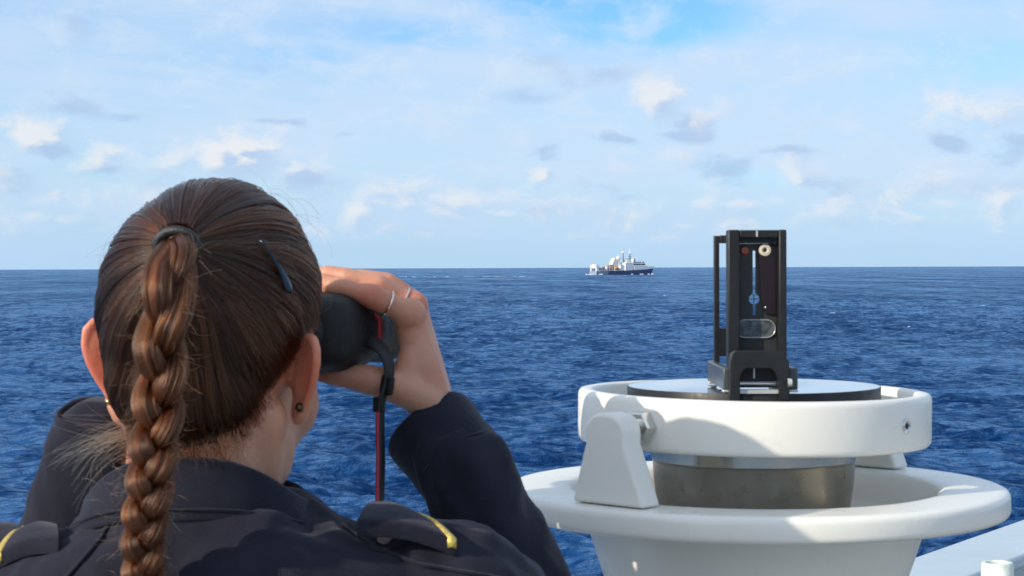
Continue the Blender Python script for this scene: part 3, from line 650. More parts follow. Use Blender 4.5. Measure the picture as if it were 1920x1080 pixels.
# joints
R_SH, R_EL, R_WR = at(838, 1135, 1.33), at(985, 1235, 1.455), at(826, 812, 1.474)
L_SH, L_EL, L_WR = at(-55, 1135, 1.34), at(82, 1190, 1.47), at(204, 790, 1.452)
NECK = hl(0, -0.04, -0.20)
def hand_chains():
    p = at
    R = {'palm': [[(p(822, 806, 1.474), .0190), (p(804, 750, 1.474), .0200)]],
         'meta': [[(p(808, 742, 1.466), .0160), (p(768, 598, 1.470), .0132)], [(p(808, 738, 1.478), .0165), (p(771, 586, 1.488), .0132)],
                  [(p(810, 738, 1.488), .0165), (p(775, 584, 1.506), .0126)], [(p(812, 740, 1.496), .0155), (p(776, 592, 1.523), .0114)]],
         'index': [(p(769, 590, 1.465), .0138), (p(738, 574, 1.460), .0090), (p(697, 555, 1.453), .0105), (p(670, 548, 1.454), .0079), (p(640, 540, 1.457), .0086), (p(604, 532, 1.466), .0072)],
         'middle': [(p(773, 574, 1.488), .0138), (p(746, 556, 1.484), .0088), (p(708, 537, 1.479), .0104), (p(678, 528, 1.479), .0078), (p(650, 521, 1.480), .0085), (p(612, 513, 1.485), .0071)],
         'ring': [(p(776, 572, 1.509), .0120), (p(756, 550, 1.507), .0088), (p(726, 532, 1.505), .0095), (p(680, 522, 1.505), .0078), (p(634, 520, 1.507), .0068)],
         'pinky': [(p(778, 580, 1.528), .0106), (p(764, 562, 1.528), .0078), (p(744, 544, 1.527), .0084), (p(700, 536, 1.526), .007), (p(666, 538, 1.525), .0062)],
         'thumb': [(p(802, 752, 1.462), .0160), (p(765, 732, 1.455), .0150), (p(722, 719, 1.451), .0125), (p(692, 712, 1.449), .0124), (p(655, 706, 1.450), .0098), (p(628, 701, 1.453), .0101), (p(596, 694, 1.460), .0085)],
         'web': [[(p(780, 660, 1.466), .013), (p(756, 720, 1.458), .0125)], [(p(790, 690, 1.47), .0165), (p(768, 722, 1.462), .0145)]]}
    return R
def mirror_hand(R):
    out = {}
    def f(q):
        v, r = q; w = v - Vector((0, 0, EYE)); px, py = 960 + w.x / w.y * F, 502 - w.z / w.y * F
        nx = 397 - (px - 710) * 1.60 if px > 710 else 397 + (710 - px)
        return (at(nx, py, w.y - 0.026 + 0.036 * max(0, min(1, (760 - px) / 60))), r)  # hand drawn nearer the face to close a gap for sun
    for k, c in R.items(): out[k] = [[f(q) for q in s] for s in c] if isinstance(c[0], list) else [f(q) for q in c]
    out['thumb'] = [(v + Vector((0, 0, -.004)), r * 1.32) for (v, r) in out['thumb']]  # left thumb thickened to block stray sun from the pelorus rim
    return out
def build_body():
    bm = BM(); E3 = lambda c, r, sub=3: ball(bm, c, r, sub)
    E3((0, -.006, .040), (.0695, .0955, .0885)); E3((0, -.042, -.004), (.053, .054, .052)); E3((0, .035, -.02), (.055, .060, .085))
    E3((0, .045, -.066), (.039, .046, .044)); E3((0, .080, -.098), (.021, .019, .018))
    for s in (-1, 1):
        E3((s * .041, .012, -.058), (.016, .030, .032)); E3((s * .036, .056, -.028), (.022, .031, .030)); E3((s * .025, .082, .031), (.020, .012, .008))
        E3((s * .031, .079, .014), .0125); E3((s * .0105, .103, -.034), .0085)
    capsules(bm, [((0, .090, .014), .007), ((0, .106, -.012), .0085), ((0, .114, -.031), .0105)])
    E3((0, .094, -.058), (.024, .010, .0055)); E3((0, .094, -.069), (.021, .010, .006))
    capsules(bm, [((0, -.024, -.03), .050), ((0, -.030, -.10), .0500), ((0, -.026, -.15), .050), ((0, -.016, -.20), .048)])
    for s in (-1, 1): capsules(bm, [((s * .05, -.02, -.03), .016), ((s * .032, .005, -.11), .018), ((s * .018, .03, -.18), .018)])
    head = voxel(bm, 0.003, 14)
    bm = BM(); bm.from_mesh(head)
    # ears
    for s in (-1, 1):
        o = Vector((s * .74, -.67, 0)).normalized(); up = Vector((s * .10, -.16, 1)).normalized(); nrm = o.cross(up).normalized()
        base = Vector((s * .0675, -.002, -.002))
        ks = .84 if s > 0 else 1.0
        pt = lambda a, b, c=0: base + o * (a * ks) + up * (b * (.93 if s > 0 else 1.0)) + nrm * c
        out = [(-.004, .016), (.004, .027), (.013, .0325), (.022, .0315), (.0285, .025), (.031, .014), (.0295, .002), (.025, -.010), (.019, -.020), (.014, -.029), (.007, -.0335), (.001, -.030), (-.003, -.022)]
        rr = [.003, .0034, .0036, .0036, .0035, .0034, .0032, .0031, .0034, .0045, .0046, .0040, .003]
        capsules(bm, [(pt(a, b, .002), r) for (a, b), r in zip(out, rr)])
        M = Matrix((o, nrm, up)).transposed()
        ball(bm, pt(.011, .006, 0), (.0195 * ks, .0034, .0255 * (.5 + .5 * ks)), 3, M); ball(bm, pt(.008, -.016, 0), (.0125, .0034, .018), 3, M); ball(bm, pt(.001, 0, 0), (.010, .006, .024), 3, M)
        ball(bm, pt(.006, -.028, .001), (.0075, .0042, .0075), 2, M)
    bm.transform(HM)
    # trunk inside the jacket, arms, hands
    tc = Vector((TRAG.x, HY - 0.02, 0))
    for (z, r) in ((-.25, (.12, .055, .045)), (-.35, (.145, .08, .09)), (-.47, (.145, .09, .12)), (-.62, (.15, .10, .12))): ball(bm, tc + Vector((0, 0, EYE + z)), r, 3)
    R = hand_chains(); L = mirror_hand(R)
    for (sh, el, wr, H) in ((R_SH, R_EL, R_WR, R), (L_SH, L_EL, L_WR, L)):
        capsules(bm, [(Vector((tc.x, tc.y, EYE - .27)).lerp(sh, .55), .05), (sh, .046), (sh.lerp(el, .5), .041), (el, .036), (el.lerp(wr, .35), .037), (el.lerp(wr, .75), .026), (el.lerp(wr, .93), .0205), (H['palm'][0][0][0], .0185)])
        for k, c in H.items():
            for ch in (c if isinstance(c[0], list) else [c]): capsules(bm, ch)
    body = voxel(bm, 0.0018, 3, 0.5)
    o = link('body', body, M_skin, PERSON)
    return o, R, L
BODY, HR, HL = build_body()
_bm = BM(); _bm.from_mesh(BODY.data); _bm.transform(Matrix.Translation(worldloc(BODY))); BVH = BVHTree.FromBMesh(_bm); _bm.free()
SC = Vector((0, -.008, .028))                # centre from which the scalp is measured (head space)
_cache = {}
def scalp(u):
    """skull surface along direction u (head space)"""
    a = HM @ SC; d = (HM.to_3x3() @ u).normalized()
    h = BVH.ray_cast(a, d, 0.2)
    r = (h[0] - a).length if h[0] else 0.1
    return min(r, 0.112)
def hairline(y): return float(np.interp(y, [-.12, -.065, -.045, -.030, -.018, .0, .022, .05, .068, .1], [-.064, -.061, -.042, -.012, .016, .030, .034, .045, .078, .092]))
TIE_L = HMI @ at(334, 458, 1.236)
TIE_U = (TIE_L - SC).normalized()
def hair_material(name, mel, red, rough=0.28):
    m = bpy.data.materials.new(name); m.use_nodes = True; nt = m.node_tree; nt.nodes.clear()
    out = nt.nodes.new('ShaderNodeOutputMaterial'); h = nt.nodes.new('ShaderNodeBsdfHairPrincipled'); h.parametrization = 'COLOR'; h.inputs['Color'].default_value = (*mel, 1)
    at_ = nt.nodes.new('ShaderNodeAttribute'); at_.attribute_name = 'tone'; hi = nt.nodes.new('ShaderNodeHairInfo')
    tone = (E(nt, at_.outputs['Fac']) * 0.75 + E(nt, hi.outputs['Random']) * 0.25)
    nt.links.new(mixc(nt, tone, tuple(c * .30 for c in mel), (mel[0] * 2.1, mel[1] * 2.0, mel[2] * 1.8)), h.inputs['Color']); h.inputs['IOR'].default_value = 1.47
    h.inputs['Roughness'].default_value = rough; h.inputs['Radial Roughness'].default_value = 0.35
    h.inputs['Random Roughness'].default_value = 0.3
    nt.links.new(h.outputs[0], out.inputs[0]); return m
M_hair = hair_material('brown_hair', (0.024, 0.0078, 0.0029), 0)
M_braid = hair_material('sunlit_brown_hair', (0.066, 0.0205, 0.0058), 0)  # same hair as above, lightened: sun on the braid put into the colour
M_cap = mat('hair_underlayer', (0.012, 0.006, 0.0035), 0.9, var=0.3, vscale=60, **{'Specular IOR Level': 0.05})
def hair_object(name, strands, m, parent, r0, r1, taper=0.0, tone=None):
    """strands: list of equal-length point arrays in world space"""
    P = np.asarray(strands, dtype=np.float32); n, k, _ = P.shape
    base = worldloc(parent); P = P - np.array(base, dtype=np.float32)
    hc = bpy.data.hair_curves.new(name); hc.add_curves([k] * n)
    hc.attributes['position'].data.foreach_set('vector', P.reshape(-1)) if 'position' in hc.attributes else hc.position_data.foreach_set('vector', P.reshape(-1))
    ra = hc.attributes.get('radius') or hc.attributes.new('radius', 'FLOAT', 'POINT')
    t = np.linspace(0, 1, k); rad = np.tile((r0 + (r1 - r0) * t ** 2) * (np.clip(t / taper, .12, 1) if taper else 1.0), n).astype(np.float32)
    ra.data.foreach_set('value', rad)
    tn = hc.attributes.new('tone', 'FLOAT', 'CURVE'); tn.data.foreach_set('value', np.asarray(tone if tone is not None else rng.uniform(0, 1, n), dtype=np.float32))
    hc.materials.append(m)
    o = bpy.data.objects.new(name, hc); COL.objects.link(o); o.parent = parent; o['kind'] = 'stuff'
    return o
def build_hair():
    # under-layer: a thin dark cap that follows the skull
    bm = BM(); nu, nv = 84, 56; grid = {}
    for i in range(nu):
        for j in range(nv + 1):
            a = 2 * math.pi * i / nu; b = math.pi * j / nv
            u = Vector((math.sin(b) * math.cos(a), math.sin(b) * math.sin(a), math.cos(b)))
            p = SC + u * scalp(u); ok = p.z > hairline(p.y) + 0.014
            grid[i, j] = (bm.verts.new(HM @ (SC + u * (scalp(u) + 0.0035))), ok)
    for i in range(nu):
        for j in range(nv):
            q = [grid[i, j], grid[(i + 1) % nu, j], grid[(i + 1) % nu, j + 1], grid[i, j + 1]]
            if all(x[1] for x in q):
                try: bm.faces.new([x[0] for x in q])
                except ValueError: pass
    bmesh.ops.delete(bm, geom=[v for v in bm.verts if not v.link_faces], context='VERTS'); bmesh.ops.remove_doubles(bm, verts=bm.verts[:], dist=1e-5)
    hair = build('hair', bm, M_cap, PERSON, ang=None)
    # combed strands, gathered into clumps that all run to the tie
    K = 20; strands = []; fly = []; fuzz = []; tones = []
    def path(u0, lift, jit, wob, ph, tgt):
        w = u0.dot(TIE_U); th = math.acos(max(-1, min(1, w))); pts = []
        sn = math.sin(th) if th > 1e-3 else 1
        side = u0.cross(TIE_U).normalized() if th > 1e-3 else Vector((1, 0, 0))
        for k in range(K):
            s = k / (K - 1)
            u = (u0 * (math.sin((1 - s) * th) / sn) + TIE_U * (math.sin(s * th) / sn)) if th > 1e-3 else TIE_U
            u = (u + side * (wob * math.sin(s * math.pi) * math.sin(ph + s * 3)) + Vector((0, 0, -0.22)) * (math.sin(s * math.pi) * th * 0.16 if u0.z > 0.2 else -math.sin(s * math.pi) * th * 0.05)).normalized()
            h = 0.0030 + lift * min(1, s * 5) * (1 - 0.2 * s) + jit * math.sin(min(1, s * 1.6) * math.pi) + 0.0045 * s * s
            p = SC + u * (scalp(u) + h)
            if s > 0.86: p = p.lerp(tgt, ((s - 0.86) / 0.14) ** 1.3)
            pts.append(HM @ p)
        return pts
    clumps = 0
    while clumps < 640:
        v = Vector(rng.normal(size=3)).normalized(); p = SC + v * scalp(v)
        if p.z < hairline(p.y) or v.dot(TIE_U) > 0.985: continue
        clumps += 1
        edge = min(1.0, max(0.15, (p.z - hairline(p.y)) / 0.03))
        lift = (0.0004 + rng.random() ** 1.4 * 0.0072) * (0.45 + 0.55 * edge); ph = rng.uniform(0, 6.28); wob = rng.normal(0, 0.035)
        side = TIE_U.cross(Vector((0, 0, 1))).normalized(); a = math.atan2((v - TIE_U).dot(Vector((0, 0, 1))), (v - TIE_U).dot(side))
        ct = TIE_L + (side * math.cos(a) + TIE_U.cross(side) * -0 + Vector((0, 0, 1)) * math.sin(a)) * 0.0105 + TIE_U * rng.uniform(-.002, .004)
        tn_ = rng.random() ** 1.7
        for q in range(30):
            tones.append(min(1, max(0, tn_ + rng.normal(0, .08))))
            u0 = (v + Vector(rng.normal(0, 0.050, 3))).normalized()
            if rng.random() < .5: u0 = (u0 + (TIE_U - u0 * u0.dot(TIE_U)) * rng.uniform(0, .12)).normalized()
            tg = ct + Vector(rng.normal(0, 0.0016, 3))
            strands.append(path(u0, lift + rng.normal(0, 0.0005), abs(rng.normal(0, 0.0006)), wob, ph, tg))
    n_ = 0
    while n_ < 3600:                                       # fine single hairs along the hairline
        v = Vector(rng.normal(size=3)).normalized(); p = SC + v * scalp(v); e = p.z - hairline(p.y)
        if e < -0.006 or e > 0.022 or p.y > .04: continue
        n_ += 1
        side = TIE_U.cross(Vector((0, 0, 1))).normalized(); a = math.atan2((v - TIE_U).dot(Vector((0, 0, 1))), (v - TIE_U).dot(side))
        ct = TIE_L + (side * math.cos(a) + Vector((0, 0, 1)) * math.sin(a)) * 0.0105 + Vector(rng.normal(0, 0.002, 3))
        tones.append(rng.random() ** 1.7 * .8)
        strands.append(path(v, 0.0004 + abs(rng.normal(0, .0012)), abs(rng.normal(0, .0005)), rng.normal(0, .04), rng.uniform(0, 6.28), ct))
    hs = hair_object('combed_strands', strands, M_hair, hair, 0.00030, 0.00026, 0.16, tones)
    # loose flyaway hairs round the crown and sides
    for i in range(300):
        v = Vector(rng.normal(size=3)).normalized(); p = SC + v * scalp(v)
        if p.z < hairline(p.y) - .002: continue
        t = (TIE_U - v * v.dot(TIE_U)); t = t.normalized() if t.length > .1 else Vector((1, 0, 0))
        L = rng.uniform(.012, .036); d = (t * rng.choice((1, 1, -1)) + v * rng.uniform(.05, .40) + Vector(rng.normal(0, .35, 3))).normalized(); c = Vector(rng.normal(0, .7, 3)) - v * .8; pts = []
        q = p + v * .006
        for k in range(10): pts.append(HM @ q); q = q + d * (L / 9); d = (d + c * .14 - v * .06).normalized()
        fly.append(pts)
    # wisps on both sides of the silhouette
    for (px, py, n) in ((208, 430, 12), (194, 490, 12), (560, 372, 9), (588, 440, 8), (525, 350, 7), (600, 480, 8)):
        for i in range(n):
            q = at(px + rng.normal(0, 10), py + rng.normal(0, 14), HY); pts = []
            out = (q - HM @ SC); out.y = 0; out.normalize(); tan = Vector((-out.z, 0, out.x)) * (1 if px < 393 else -1) * -1
            d = (tan * rng.uniform(.7, 1.2) * rng.choice((1, -1)) + out * rng.uniform(.1, .65) + Vector(rng.normal(0, .15, 3))).normalized(); q = q - out * 0.010; L = rng.uniform(.015, .042); c = Vector(rng.normal(0, .4, 3)) - out * 1.5
            for k in range(10): pts.append(q.copy()); q = q + d * (L / 9); d = (d + c * .12).normalized()
            fly.append(pts)
    # the hairline thins out into short fine hairs on the skin
    n_ = 0
    while n_ < 2300:
        v = Vector(rng.normal(size=3)).normalized(); q = SC + v * scalp(v); e = q.z - hairline(q.y)
        if e < -0.020 or e > 0.008 or q.y > .0 or rng.random() < max(0, -e) / 0.022: continue
        n_ += 1; t = (TIE_U - v * v.dot(TIE_U)).normalized(); d = (t + v * rng.uniform(.0, .22) + Vector(rng.normal(0, .22, 3))).normalized(); L = rng.uniform(.006, .018); pts = []; q = q + v * .0004
        for k in range(10): pts.append(HM @ q); q = q + d * (L / 9); d = (d - v * .03).normalized()
        fuzz.append(pts)
    hair_object('hairline_fuzz', fuzz, M_hair, hair, 0.00012, 0.00005)
    # short nape hairs and the light tuft lying on the left shoulder
    for i in range(170):
        q = at(rng.uniform(335, 480), rng.uniform(790, 845), 1.262); pts = []; d = Vector((rng.normal(0, .5), -.25, -1)).normalized(); L = rng.uniform(.006, .02); c = Vector((rng.normal(0, .7), -.2, .3))
        for k in range(10): pts.append(q.copy()); q = q + d * (L / 9); d = (d + c * .12).normalized()
        fly.append(pts)
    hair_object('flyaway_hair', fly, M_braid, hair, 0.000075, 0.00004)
    tuft = []
    for i in range(95):
        q = at(250 + rng.normal(0, 8), 812 + rng.normal(0, 16), 1.262 + rng.normal(0, .006)); pts = []
        d = Vector((-1, -.12, rng.normal(-.1, .22))).normalized(); L = rng.uniform(.025, .062); c = Vector((rng.normal(0, .35), rng.normal(-.05, .1), rng.normal(-.5, .5)))
        for k in range(10): pts.append(q.copy()); q = q + d * (L / 9); d = (d + c * .13).normalized()
        tuft.append(pts)
    for i in range(28):
        q = at(rng.uniform(170, 260), rng.uniform(820, 950), 1.25); pts = []; d = Vector(rng.normal(0, 1, 3)); d.y *= .3; d.normalize(); L = rng.uniform(.01, .03); c = Vector(rng.normal(0, 1, 3))
        for k in range(10): pts.append(q.copy()); q = q + d * (L / 9); d = (d + c * .12).normalized()
        tuft.append(pts)
    hair_object('loose_tuft', tuft, hair_material('pale_brown_hair', (0.15, 0.070, 0.030), 0), hair, 0.00008, 0.00004)
    # hair tie
    ax = (HM.to_3x3() @ TIE_U).normalized(); tw = HM @ TIE_L
    bm = BM(); ring = []
    ax2 = (ax + Vector((0, 0, -0.75))).normalized(); u, v, _ = frame_from(ax2)
    for k in range(33): a = 2 * math.pi * k / 32; ring.append(tw + ax2 * 0.004 + (u * math.cos(a) * 0.0135 + v * math.sin(a) * 0.0105))
    tube(bm, ring, 0.0034, 10, cap=False)
    ball(bm, tw - ax2 * .002, (.0125, .011, .0105), 2)
    M_tie = mat('black_elastic', (0.012, 0.013, 0.015), 0.45, var=0.2, bump=0.0006, bscale=700)
    build('hair_tie', bm, M_tie, hair, ang=None)
    # braid
    cl = [(336, 456, 1.233), (330, 484, 1.214), (318, 540, 1.200), (305, 610, 1.198), (303, 680, 1.203), (299, 760, 1.206), (291, 830, 1.202), (285, 880, 1.198), (277, 950, 1.200), (272, 1010, 1.206), (271, 1080, 1.214), (272, 1150, 1.224), (273, 1215, 1.232)]
    C = np.array([at(*c) for c in cl]); tt = np.linspace(0, 1, len(C)); N = 120; ts = np.linspace(0, 1, N)
    def cr(vals):
        out = []
        for s in ts:
            x = s * (len(vals) - 1); i = min(int(x), len(vals) - 2); f = x - i
            p0, p1, p2, p3 = vals[max(i - 1, 0)], vals[i], vals[i + 1], vals[min(i + 2, len(vals) - 1)]
            out.append(0.5 * ((2 * p1) + (-p0 + p2) * f + (2 * p0 - 5 * p1 + 4 * p2 - p3) * f * f + (-p0 + 3 * p1 - 3 * p2 + p3) * f ** 3))
        return np.array(out)
    CL = cr(C); arc = np.concatenate([[0], np.cumsum(np.linalg.norm(np.diff(CL, axis=0), axis=1))]); Ltot = arc[-1]
    # phase: long loose turns at the top, tighter lower down
    per = np.interp(arc / Ltot, [0, .25, .5, .75, 1], [.300, .130, .074, .061, .060]); phase = np.concatenate([[0], np.cumsum(np.diff(arc) / per[1:])]) * 2 * math.pi
    open_ = np.clip(arc / 0.03, 0, 1)
    Aw = np.interp(arc / Ltot, [0, .06, .18, .4, .7, 1], [.006, .0080, .0096, .0090, .0073, .0068])
    Rb = np.interp(arc / Ltot, [0, .05, .15, .4, .7, 1], [.0085, .0090, .0086, .0082, .0077, .0073])
    right = np.array([1.0, 0, 0]); back = np.array([0, -1.0, 0])
    bo = None; core = BM(); allst = []; btone = []
    for k in range(3):
        f = phase + 2 * math.pi * k / 3 + 2.2
        cen = CL + np.outer(Aw * np.sin(f) * (0.35 + .65 * open_), right) + np.outer(-0.0072 * np.sin(2 * f) * open_, back)
        tan = np.gradient(cen, axis=0); tan /= np.linalg.norm(tan, axis=1)[:, None]
        e1 = np.cross(tan, back); e1 /= np.linalg.norm(e1, axis=1)[:, None]; e2 = np.cross(tan, e1)
        # plump in the middle of each lobe, pinched where it dives under
        pl = 0.84 + 0.17 * np.cos(2 * (f - math.pi * .72))
        tube(core, [Vector(c) for c in cen[::2]], [float(r * .58) for r in (Rb * pl)[::2]], 10)
        subs = [(rng.uniform(0, 2 * math.pi), math.sqrt(rng.uniform(.35, 1.0)), rng.normal(0, .35), rng.normal(0, .07), rng.random() ** 1.3) for _ in range(26)]
        for i in range(1500):
            sb = subs[rng.integers(0, 26)]; rr = min(1.06, max(.3, sb[1] + rng.normal(0, .075))); a = sb[0] + rng.normal(0, .16); tw_ = sb[2] + rng.normal(0, .12); wob = (sb[3] + rng.normal(0, .03), 0); ph2 = rng.uniform(0, 6.28)
            if rng.random() < .05: rr *= rng.uniform(1.03, 1.22)
            an = a + tw_ * (arc / Ltot) * 2 + 0.35 * np.sin(f)
            rad = Rb * pl * rr * (1 + wob[0] * np.sin(arc * 130 + ph2))
            btone.append(min(1, max(0, sb[4] + rng.normal(0, .1))))
            allst.append(cen + e1 * (np.cos(an) * rad)[:, None] + e2 * (np.sin(an) * rad * .86)[:, None])
    br = build('braid', core, M_cap, hair.parent, ang=None)
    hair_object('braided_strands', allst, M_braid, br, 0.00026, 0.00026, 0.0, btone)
    ends = []
    for i in range(300):
        j = rng.integers(6, N - 8); s = rng.choice((-1, 1)); q = Vector(CL[j] + right * s * rng.uniform(.008, .018) + back * rng.uniform(0, .012)); d = Vector((s * rng.uniform(.2, 1), -rng.uniform(0, .7), rng.uniform(-1, .8))).normalized(); L = rng.uniform(.006, .020); c = Vector(rng.normal(0, .8, 3)); pts = []
        for k in range(10): pts.append(q.copy()); q = q + d * (L / 9); d = (d + c * .12).normalized()
        ends.append(pts)
    hair_object('stray_ends', ends, M_braid, br, 0.00012, 0.00006)
    # snap clip on the right side
    a, b = at(497, 432, 1.262), at(574, 536, 1.268)
    rows = [[], [], []]
    for k in range(17):
        s = k / 16; l = HMI @ a.lerp(b, s); u = (l - SC).normalized(); q = HM @ (SC + u * (scalp(u) + 0.0125 + .001 * math.sin(s * math.pi)))
        nn = (HM.to_3x3() @ u).normalized(); sd = (b - a).cross(nn).normalized(); w = (0.0010 + 0.0034 * s ** 1.6) * (1 if k < 15 else (.8 if k == 15 else .35))
        rows[0].append(q - sd * w); rows[1].append(q + nn * .0012); rows[2].append(q + sd * w)
    bm = BM(); bridge_rings(bm, rows, close=False)
    build('hair_clip', bm, mat('gunmetal_blue_clip', (0.04, 0.065, 0.10), 0.2, 0.85, var=0.1), hair, ang=50).modifiers.new('t', 'SOLIDIFY').thickness = 0.0012
build_hair()
# ------------------------------------------------------------------ clothing
def cloth_material():
    m = bpy.data.materials.new('navy_cloth'); m.use_nodes = True; nt = m.node_tree; p = nt.nodes['Principled BSDF']
    tc = nt.nodes.new('ShaderNodeTexCoord'); co = tc.outputs['Object']
    n = fbm(nt, co, 22.0, 5, 0.6); n2 = fbm(nt, co, 1100.0, 2, 0.6)
    c = mixc(nt, (n * 0.7 + n2 * 0.3).ss(0.3, 0.7), (0.0115, 0.0120, 0.0205), (0.0195, 0.0200, 0.0320))
    nt.links.new(c, p.inputs['Base Color']); p.inputs['Roughness'].default_value = 0.9
    p.inputs['Sheen Weight'].default_value = 0.16; p.inputs['Sheen Roughness'].default_value = 0.35; p.inputs['Sheen Tint'].default_value = (0.85, 0.87, 1.0, 1); p.inputs['Specular IOR Level'].default_value = 0.15
    b = nt.nodes.new('ShaderNodeBump'); b.inputs['Distance'].default_value = 0.0012
    nt.links.new((fbm(nt, co, 1300.0, 2, 0.6) * 0.35 + fbm(nt, co, 70.0, 4, 0.6) * 0.9).k, b.inputs['Height']); nt.links.new(b.outputs[0], p.inputs['Normal'])
    return m
M_cloth = cloth_material()
M_lining = mat('maroon_lining', (0.06, 0.018, 0.024), 0.8, var=0.2)
M_gold = mat('gold_braid', (0.75, 0.55, 0.14), 0.35, 0.55, var=0.3, vscale=400, bump=0.0006, bscale=900)
def wrinkle(me, off, amp=1.0):
    n = len(me.vertices); co = np.empty(n * 3, np.float32); me.vertices.foreach_get('co', co); co = co.reshape(-1, 3)
    no = np.empty(n * 3, np.float32); me.vertices.foreach_get('normal', no); no = no.reshape(-1, 3)
    d = np.empty(n, np.float32)
    for i in range(n):
        p = Vector(co[i]); q = Vector((p.x * 13 + p.z * 7, p.y * 13, p.z * 9 - p.x * 5)) + off
        a = mnoise.noise(q) ; b = mnoise.noise(q * 2.3 + Vector((5, 1, 2)))
        c_ = mnoise.noise(q * 4.1 + Vector((9, 3, 7)))
        d[i] = (0.0058 * (1 - abs(a) * 2.4) + 0.0034 * (0.6 - abs(b) * 2) + 0.0016 * c_) * amp
    co += no * d[:, None]; me.vertices.foreach_set('co', co.ravel()); me.update()
def loft(bm, rows, n=48, closed=True):
    rings = []
    for (c, rx, ry, z) in rows: rings.append([Vector((c[0] + rx * math.cos(2 * math.pi * k / n), c[1] + ry * math.sin(2 * math.pi * k / n), z)) for k in range(n)])
    V = bridge_rings(bm, rings); bm.faces.new(V[0]); bm.faces.new(V[-1][::-1])
TX0, TY0 = TRAG.x + 0.004, HY - 0.015
def build_jacket():
    bm = BM()
    rows = [((TX0 - .008, TY0 + .004), .070, .074, EYE - .168), ((TX0 - .006, TY0 + .002), .090, .082, EYE - .187), ((TX0, TY0), .120, .086, EYE - .196), ((TX0, TY0), .152, .089, EYE - .208), ((TX0, TY0), .176, .095, EYE - .230), ((TX0, TY0), .186, .104, EYE - .28),
            ((TX0, TY0), .186, .114, EYE - .36), ((TX0, TY0 + .005), .172, .116, EYE - .48), ((TX0, TY0 + .01), .160, .112, EYE - .60), ((TX0, TY0 + .01), .178, .122, EYE - .72), ((TX0, TY0 + .01), .186, .126, EYE - .80)]
    loft(bm, rows)
    for (sh, el, wr, cuff) in ((R_SH, R_EL, R_WR, CUFF_R), (L_SH, L_EL, L_WR, CUFF_L)):
        mid = cuff[1]
        capsules(bm, [(Vector((TX0, TY0, EYE - .275)).lerp(sh, .55), .062), (sh + Vector((0, 0, -.004)), .064), (sh.lerp(el, .5), .060), (el, .056), (mid.lerp(el, .45), .047), (mid, .0365), (mid.lerp(cuff[0], .6), .0335)])
    me = voxel(bm, 0.0042, 9)
    wrinkle(me, Vector((3, 7, 1)))
    j = link('jacket', me, M_cloth, PERSON)
    s = j.modifiers.new('smooth', 'SMOOTH'); s.iterations = 2
    # cuffs: open doubled bands of cloth
    for (end, mid, ax, r) in (CUFF_R, CUFF_L):
        u, v, a = frame_from(ax); n = 56; rings = []
        prof = [(0.058, r * 1.02, 0), (0.040, r * 1.03, .0004), (0.022, r * 1.04, .0009), (0.006, r * 1.08, .0014), (0.001, r * 1.08, .0014), (-0.0006, r * 1.05, .001), (0.002, r * .97, 0), (0.012, r * .93, 0), (0.04, r * .88, 0)]
        for (d, rad, wv) in prof:
            row = []
            for k in range(n):
                t = 2 * math.pi * k / n; w = 1 + (0.035 * math.sin(2 * t + .6) + 0.02 * math.sin(3 * t + 1.7)) + wv * 8 * math.sin(5 * t)
                row.append(end + a * (d + 0.0016 * math.sin(3 * t)) + (u * math.cos(t) + v * math.sin(t)) * rad * w)
            rings.append(row)
        bm = BM(); bridge_rings(bm, rings)
        c = build('cuff', bm, M_cloth, j, ang=None)
        bm = BM(); rings = []
        for (d, rad) in ((0.003, .945), (0.02, .90), (0.05, .86)): rings.append([end + a * d + (u * math.cos(2 * math.pi * k / 40) + v * math.sin(2 * math.pi * k / 40)) * r * rad * .985 for k in range(40)])
        bridge_rings(bm, rings); build('cuff_lining', bm, M_lining, c, ang=None)
        bm = BM(); ring = [end + a * 0.047 + (u * math.cos(2 * math.pi * k / 40) + v * math.sin(2 * math.pi * k / 40)) * r * 1.045 for k in range(41)]
        tube(bm, ring, 0.0013, 6, cap=False); build('cuff_seam', bm, M_cloth, c, ang=None)
    # turned-down collar
    cx, cy = at(356, 900, 1.30).x, 1.335
    def ctop(t): return EYE - 0.1290 - 0.038 * abs(math.sin(t)) ** 2.6 - (0.05 * (1 - math.cos(max(0, abs(t) - math.pi / 2))) if abs(t) > math.pi / 2 else 0)
    rows = [[] for _ in range(9)]; n = 90; T = [-2.55 + 5.1 * k / n for k in range(n + 1)]
    for t in T:
        d = Vector((math.sin(t), -math.cos(t), 0)); zt = ctop(t); zb = zt - 0.0400 - 0.003 * math.cos(t) + 0.012 * abs(math.sin(t)) ** 2
        rin = (0.074, 0.066)
        def pt(k, z): return Vector((cx + d.x * rin[0] * k, cy + d.y * rin[1] * k, z))
        w = 0.0015 * math.sin(t * 7) + 0.001 * math.sin(t * 13 + 1)
        spec = [(1.00, zt - .040), (1.02, zt - .012), (1.06, zt - .002), (1.085, zt), (1.11, zt - .0025), (1.145 + w * 3, zt - .012), (1.19 + w * 5, (zt + zb) / 2), (1.26 + w * 8, zb + .002), (1.24 + w * 8, zb - .001)]
        for i, (k, z) in enumerate(spec): rows[i].append(pt(k, z))
    bm = BM(); bridge_rings(bm, rows, close=False)
    col = build('collar', bm, M_cloth, j, ang=None); so = col.modifiers.new('thick', 'SOLIDIFY'); so.thickness = 0.0016
    bm = BM(); tube(bm, [p + (p - Vector((cx, cy, p.z))).normalized() * 0.0008 + Vector((0, 0, .006)) for p in rows[7]], 0.0007, 5, cap=False); build('collar_stitching', bm, M_cloth, col, ang=None)
    # yoke seams across the back
    jb = BM(); jb.from_mesh(me); jb.transform(Matrix.Translation(worldloc(j))); JB = BVHTree.FromBMesh(jb); jb.free()
